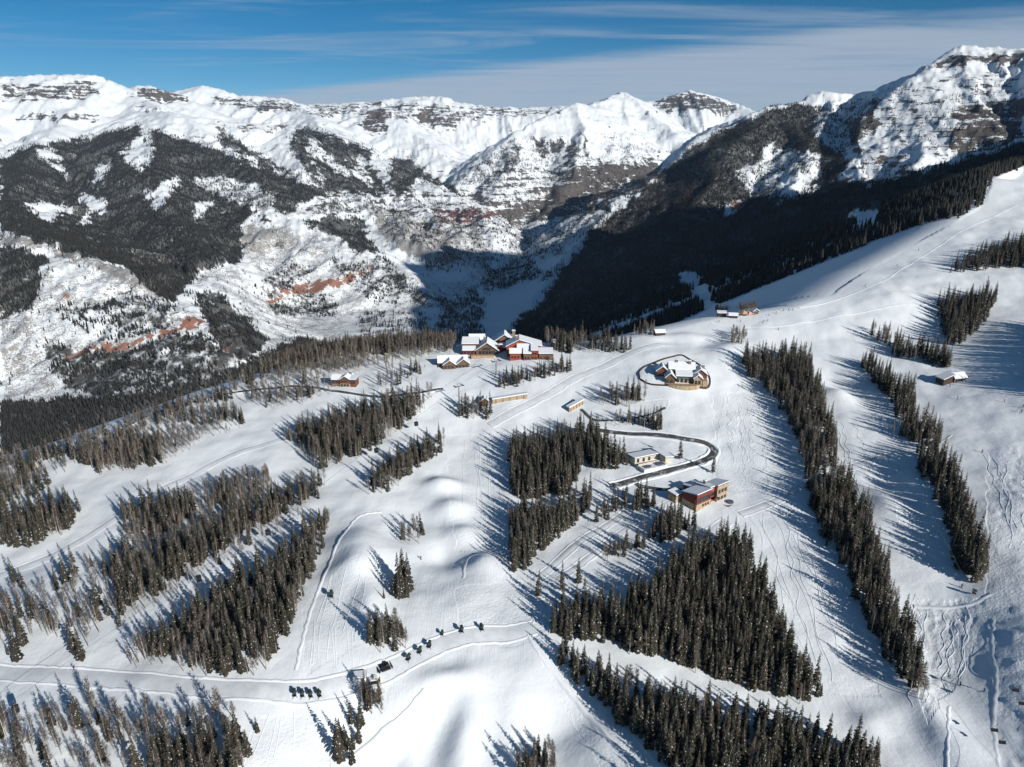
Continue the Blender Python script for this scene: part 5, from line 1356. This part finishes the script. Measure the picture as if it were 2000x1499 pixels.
for i, (u, v, j, lab) in enumerate(SKIERS):
    o = hit(u, v); rt = empty('person', (o[0], o[1], o[2] + .12), R(40 + 37 * i % 360), label='tiny skier in %s jacket %s' % (cw[j], lab), category='person', group='skiers on the snow')
    link('body', sk_me[j], rt)
    for s_ in (-1, 1):
        k = link('ski', ski_me, rt); k.location = (s_ * .15, .05, 0)

# ------------------------------------------------------------------ ski tracks in the loose snow
def s_curve(p0, p1, amp, wl, seed):
    a, b_ = np.array(hit(*p0)[:2]), np.array(hit(*p1)[:2]); d = b_ - a; ln = np.linalg.norm(d); d /= ln; n = np.array([d[1], -d[0]])
    r = np.random.default_rng(seed); ph = r.uniform(0, 6.28)
    amp *= r.uniform(.45, 1.35); wl *= r.uniform(.75, 1.6); a = a + r.normal(0, 1.6, 2)
    s_ = np.arange(0, ln * r.uniform(.6, 1.0), 1.3)
    w_ = amp * np.sin(6.283 * s_ / wl * (1 + .15 * np.sin(s_ / 31 + ph)) + ph) + 2.5 * np.sin(s_ / 40 + ph * 2)
    return a + d * s_[:, None] + n * w_[:, None]


vs, fs = [], []
CURVES = []
for i in range(12): CURVES.append(((1415 + 5 * i, 770 + 3 * i), (1400 + 6 * i, 935 + 3 * (i % 5)), .9 + .12 * (i % 4), 11 + i % 5))
for i in range(5): CURVES.append(((1530 + 10 * i, 1000 + 12 * i), (1610 + 22 * i, 1350 + 6 * i), 1.6, 24 + 3 * i))
for i in range(4): CURVES.append(((1470 + 12 * i, 1010), (1560 + 24 * i, 1300), 1.3, 30))
for i in range(9): CURVES.append(((1790 + 13 * i, 1190), (1795 + 9 * i, 1400 - 8 * i), .8, 9 + i % 4))
for i in range(8): CURVES.append(((600 + 12 * i, 1210 + 3 * i), (590 + 14 * i, 1325), .25, 40))
for i in range(7): CURVES.append(((505 + 16 * i, 1390), (470 + 22 * i, 1499), .5, 33))
for i in range(7): CURVES.append(((915 + 7 * i, 860), (925 + 9 * i, 1080), .3, 44))
for i in range(5): CURVES.append(((1930 + 13 * i, 890 + 8 * i), (1955 + 12 * i, 1080), .8, 14 + i % 3))
for i in range(6): CURVES.append(((640 + 14 * i, 1120), (610 + 14 * i, 1250), .4, 30))
for i in range(4): CURVES.append(((1620 + 12 * i, 830), (1660 + 20 * i, 960 + 9 * i), .9, 16))
for i in range(4): CURVES.append(((1040 + 12 * i, 1290), (1190 + 16 * i, 1490), .4, 44))
base = 0
prof = [(-.24, .0), (-.09, .095), (.05, .08), (.20, .0)]
for ci, (a, b_, am, wl) in enumerate(CURVES):
    c_ = s_curve(a, b_, am, wl, 900 + ci)
    d = np.gradient(c_, axis=0); d /= np.linalg.norm(d, axis=1, keepdims=True); n_ = np.stack([d[:, 1], -d[:, 0]], -1)
    rr = np.random.default_rng(ci).uniform(.5, 1.25, len(c_))
    blk = np.zeros((len(c_), 4, 3))
    for i, (s_, hh) in enumerate(prof):
        w_ = c_ + n_ * s_; blk[:, i, :2] = w_; blk[:, i, 2] = ground(w_[:, 0], w_[:, 1]) + .03 + hh * rr
    blk[:, 0, 2] -= .15; blk[:, 3, 2] -= .15
    idx = base + np.arange(len(c_) * 4).reshape(-1, 4)
    fs.append(np.stack([idx[:-1, :-1], idx[:-1, 1:], idx[1:, 1:], idx[1:, :-1]], -1).reshape(-1, 4)); vs.append(blk.reshape(-1, 3)); base += len(c_) * 4
link('ski_tracks', mesh_np('ski_tracks', np.concatenate(vs), np.concatenate(fs), B_SNOW), kind='stuff', label='winding ski tracks pressed into the snow')

# ------------------------------------------------------------------ plant the hill
if NO_TREES:
    nt_ = np.array(NO_TREES)
    ok = np.ones(len(tx), bool)
    for x0, y0, r0 in nt_: ok &= np.hypot(tx - x0, ty - y0) > r0
    tx, ty, tz, ts, tk, tw = tx[ok], ty[ok], tz[ok], ts[ok], tk[ok], tw[ok]
uu, vv = project(tx, ty, tz)
dist = np.sqrt(tx ** 2 + ty ** 2 + (CZ - tz) ** 2)
hgt = ts * np.where(tk == 1, 18.0, 13.0)
inview = (uu > -5) & (uu < 2005) & (vv > 400) & (vv - hgt * .8 * FPX / dist < 1495)
big = np.where(inview, hgt / dist, 0)
print('hill trees: spruce', int((tk == 1).sum()), 'aspen', int((tk == 0).sum()))
for kind in (1, 0):
    idx = np.where(tk == kind)[0]
    order = idx[np.argsort(-big[idx])]
    ind, rest = order[:300], order[300:]
    nm = 'spruce_tree' if kind else 'aspen_tree'
    for i in ind:
        k = int(rng.integers(0, 5 if kind else 4))
        e = bpy.data.objects.new(nm, None); COL.objects.link(e)
        e.empty_display_size = .5
        e.location = (tx[i], ty[i], tz[i] - .2); e.rotation_euler = (0, 0, float(rng.uniform(0, 6.28)))
        w_ = float(rng.uniform(.88, 1.15)); e.scale = (ts[i] * w_ * 1.1, ts[i] * w_ * 1.1, ts[i])
        where = str(tw[i])
        sz_ = 'tall' if ts[i] > .86 else ('stunted' if ts[i] < .55 else ('slender' if w_ < .97 else ('broad' if w_ > 1.08 else 'mid-sized')))
        e['category'] = 'tree'
        if kind:
            e['label'] = sz_ + ' snow-flecked spruce in ' + where if 'standing alone' not in where else sz_ + ' dark spruce on the open snow apart from any stand'
            e['group'] = 'spruces in ' + where
        else:
            e['label'] = sz_ + ' leafless grey-brown aspen in ' + where
            e['group'] = 'aspens in ' + where
        link('trunk', (spr_tr if kind else asp_tr)[k], e)
        link('crown', (spr_cr if kind else asp_cr)[k], e)
    if kind: col_ = src_collection('spruce_variant', [joined('spruce_variant', a, c_, [M_BARK, M_NEEDLE, M_SNOWT]) for a, c_ in SPR]); nv = 5
    else: col_ = src_collection('aspen_variant', [joined('aspen_variant', a, c_, [M_ASPEN, M_TWIG]) for a, c_ in ASP]); nv = 4
    rs = ts[rest]; w_ = rng.uniform(.88, 1.15, len(rest))
    scatter('spruce_woods' if kind else 'aspen_woods', np.stack([tx[rest], ty[rest], tz[rest] - .2], -1), np.stack([rs * w_ * 1.1, rs * w_ * 1.1, rs], -1), col_, nv,
            label='dark spruce woods on the ski hill' if kind else 'bare grey-brown aspen woods on the ski hill')

# ------------------------------------------------------------------ thin mountain air
hm = Mesh(); hm.box(-14200, 14200, -14200, 14200, float(GZ.min()) - 3.0, float(max(GZ.max(), CZ)) + 40.0)
hz_m = bpy.data.materials.new('haze'); hz_m.use_nodes = True
for n_ in list(hz_m.node_tree.nodes):
    if n_.type != 'OUTPUT_MATERIAL': hz_m.node_tree.nodes.remove(n_)
pv = N(hz_m.node_tree, 'ShaderNodeVolumePrincipled'); pv.inputs['Density'].default_value = 1.3e-5; pv.inputs['Color'].default_value = (.48, .70, 1.0, 1); pv.inputs['Anisotropy'].default_value = 0.0
L(hz_m.node_tree, pv.outputs[0], hz_m.node_tree.nodes['Material Output'].inputs['Volume'])
hm.build('haze', hz_m, None, kind='stuff', label='thin blue mountain air over the valley')
